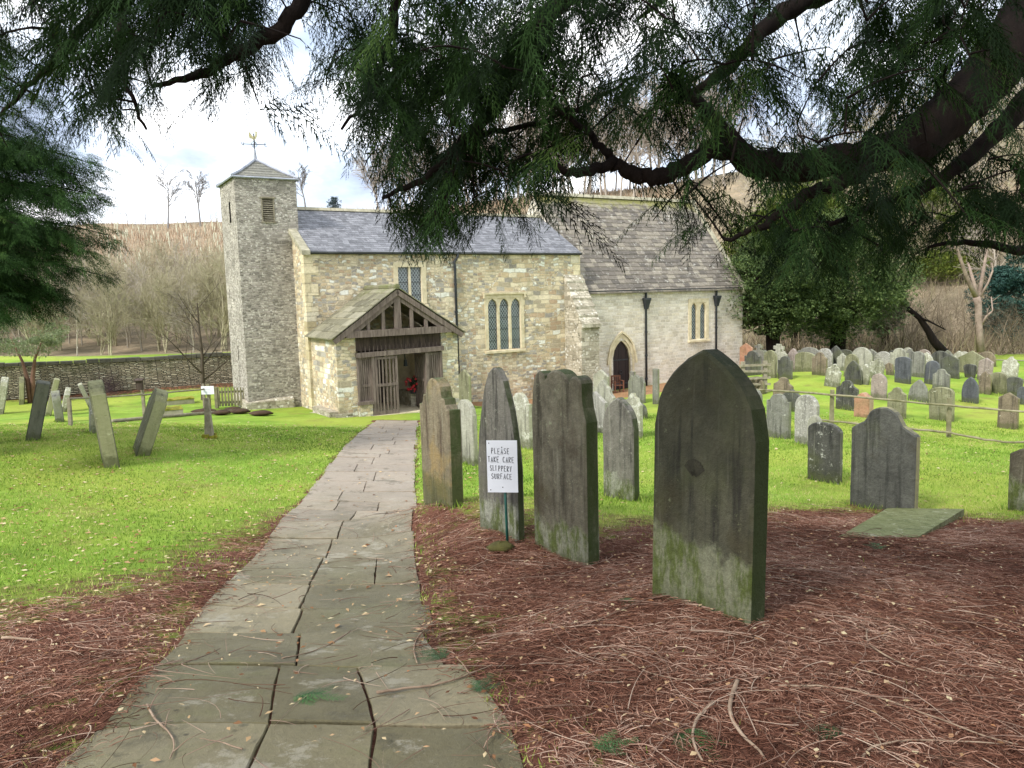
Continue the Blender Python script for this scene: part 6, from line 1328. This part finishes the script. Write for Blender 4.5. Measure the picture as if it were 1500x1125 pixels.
# unseen overhead canopy foliage, coarser sprays added to shade the foreground
n=1500; th=RNG.random(n)*6.283; R0=np.sqrt(RNG.random(n))*6.5; P=np.c_[1.5+R0*np.cos(th)*1.25,-.5+R0*np.sin(th)*.95,RNG.uniform(4.2,8.5,n)]
P=P[[i for i in range(n) if (P[i,2]-1.6)/max(P[i,1],.01)>.62 or P[i,1]<0]]
v,f,t=fronds(P-TR,RNG.random(len(P))*6.283,RNG.uniform(.7,1.1,len(P)),RNG.uniform(-.5,.1,len(P)),PRL); np_mesh('upper_shade_foliage',v,f,mced,cedar,t)
# ------------------------------------------------------------------ dark conifer on the left
cp=np.array([-9.6,12.2,h(-9.6,12.2)]); con=empty('conifer',cp); tag(con,'big dark green conifer at the left with layered boughs pointing toward the tower','tree')
m=MB(); m.tube([(0,0,-.4),(0,0,3),(0,0,9)],[.32,.25,.05],10); m.build('trunk',M['bark'],con,True)
bm=MB(); FP=[];FA=[];FS=[];FL=[]; rr=random.Random(12)
BG=[(162,345,12.),(150,245,12.2),(120,300,11.9),(105,255,12.),(140,285,12.3),(100,395,11.8),(85,420,11.8),(90,435,11.9),(70,445,12.),(130,360,12.1),(60,215,12),(40,440,11.8),(15,430,11.6),(0,420,11.7),(100,340,11.6),(60,380,11.4),(30,330,11.4),(40,280,11.5),(20,230,11.6),(80,290,11.6),(55,430,11.5),(15,390,11.3),(130,262,12.1),(110,370,11.7)]
tips=[at(*b)-cp for b in BG]
for k in range(90):
    z=rr.uniform(2.5,7.5); a=rr.uniform(0,6.28); R=3.3*(1-.08*(z-2)); tips.append(np.array([R*math.cos(a),R*math.sin(a),z-.5]))
for tp_ in tips:
    z0=tp_[2]+rr.uniform(-.1,.5); a=np.array([0,0,max(z0,.8)]); L=float(np.linalg.norm(tp_-a)); az0=math.atan2(tp_[1],tp_[0]); pts=[]
    for s in np.linspace(0,1,7): q=a*(1-s)+tp_*s; q=q+np.array([0,0,.25*math.sin(s*math.pi)]); pts.append(q)
    bm.tube(pts,[.032*(1-.85*s) for s in np.linspace(0,1,7)],5,False)
    for j in range(int(44*L)):
        s=rr.uniform(.22,1)**.8; k_=min(int(s*6),5); q=pts[k_]+(pts[k_+1]-pts[k_])*(s*6-k_); sw=(1.05-s)*.55
        off=np.array([-math.sin(az0),math.cos(az0),0])*rr.uniform(-sw,sw)+np.array([0,0,rr.uniform(-.16,.12)]); FP.append(q+off);FA.append(az0+rr.gauss(0,.9));FS.append(rr.uniform(.22,.46));FL.append(rr.uniform(-.5,.5))
bm.build('boughs',M['bark'],con)
v,f,t=fronds(np.array(FP),np.array(FA),np.array(FS),np.array(FL),[frond_proto(30+k,8,2,1.3,1.5) for k in range(3)],RNG.normal(0,.9,len(FP))); v2=v
np_mesh('foliage',v,f,mat_foliage('dark_conifer_spray',['16260f','24391a','385428','587438'],.75,.2,.1),con,t); print('conifer',len(FP),len(f))
# fallen green sprigs on the path and litter
mspr=mat_foliage('fallen_green_sprig',['2c4a30','41663c','5f8a4a'],.6,.2,.2)
for k,(x,y,s,lab) in enumerate(((430,1028,.2,'green cedar sprig lying on the near middle of the path'),(700,1020,.16,'green cedar sprig on the path edge beside the long straight stick'),(655,968,.18,'green cedar sprig half over the right edge of the path'),(700,1020,.0,''),(996,1075,.2,'green sprig lying under the crooked brown stick'),(868,1108,.16,'bushy dark green sprig at the bottom edge right of the path'),(1290,812,.18,'small upright green sprig on the litter below the flat slab'),(1235,1082,.13,'tiny green sprig between the thin twigs at the lower right'),(925,880,.12,'small green sprig at the foot of the largest dark stone'))):
    if s==0: continue
    p=hit(x,y); q=[np.array([0,0,.02]) for _ in range(3)]; v,f,t=fronds(np.array(q),np.array([k*1.3,k*1.3+.5,k*1.3-.6]),np.array([s,s*.8,s*.7])*1.1,np.array([.3,.35,.35]),PR,np.array([0.,.1,-.1])); v[:,2]=np.maximum(v[:,2]*.35,.004)+.012
    if 'upright' in lab or 'bushy' in lab: v[:,2]*=2.2
    o=np_mesh('sprig',v,f,mspr,None,t); o.location=[float(a) for a in p]; tag(o,lab,'sprig')
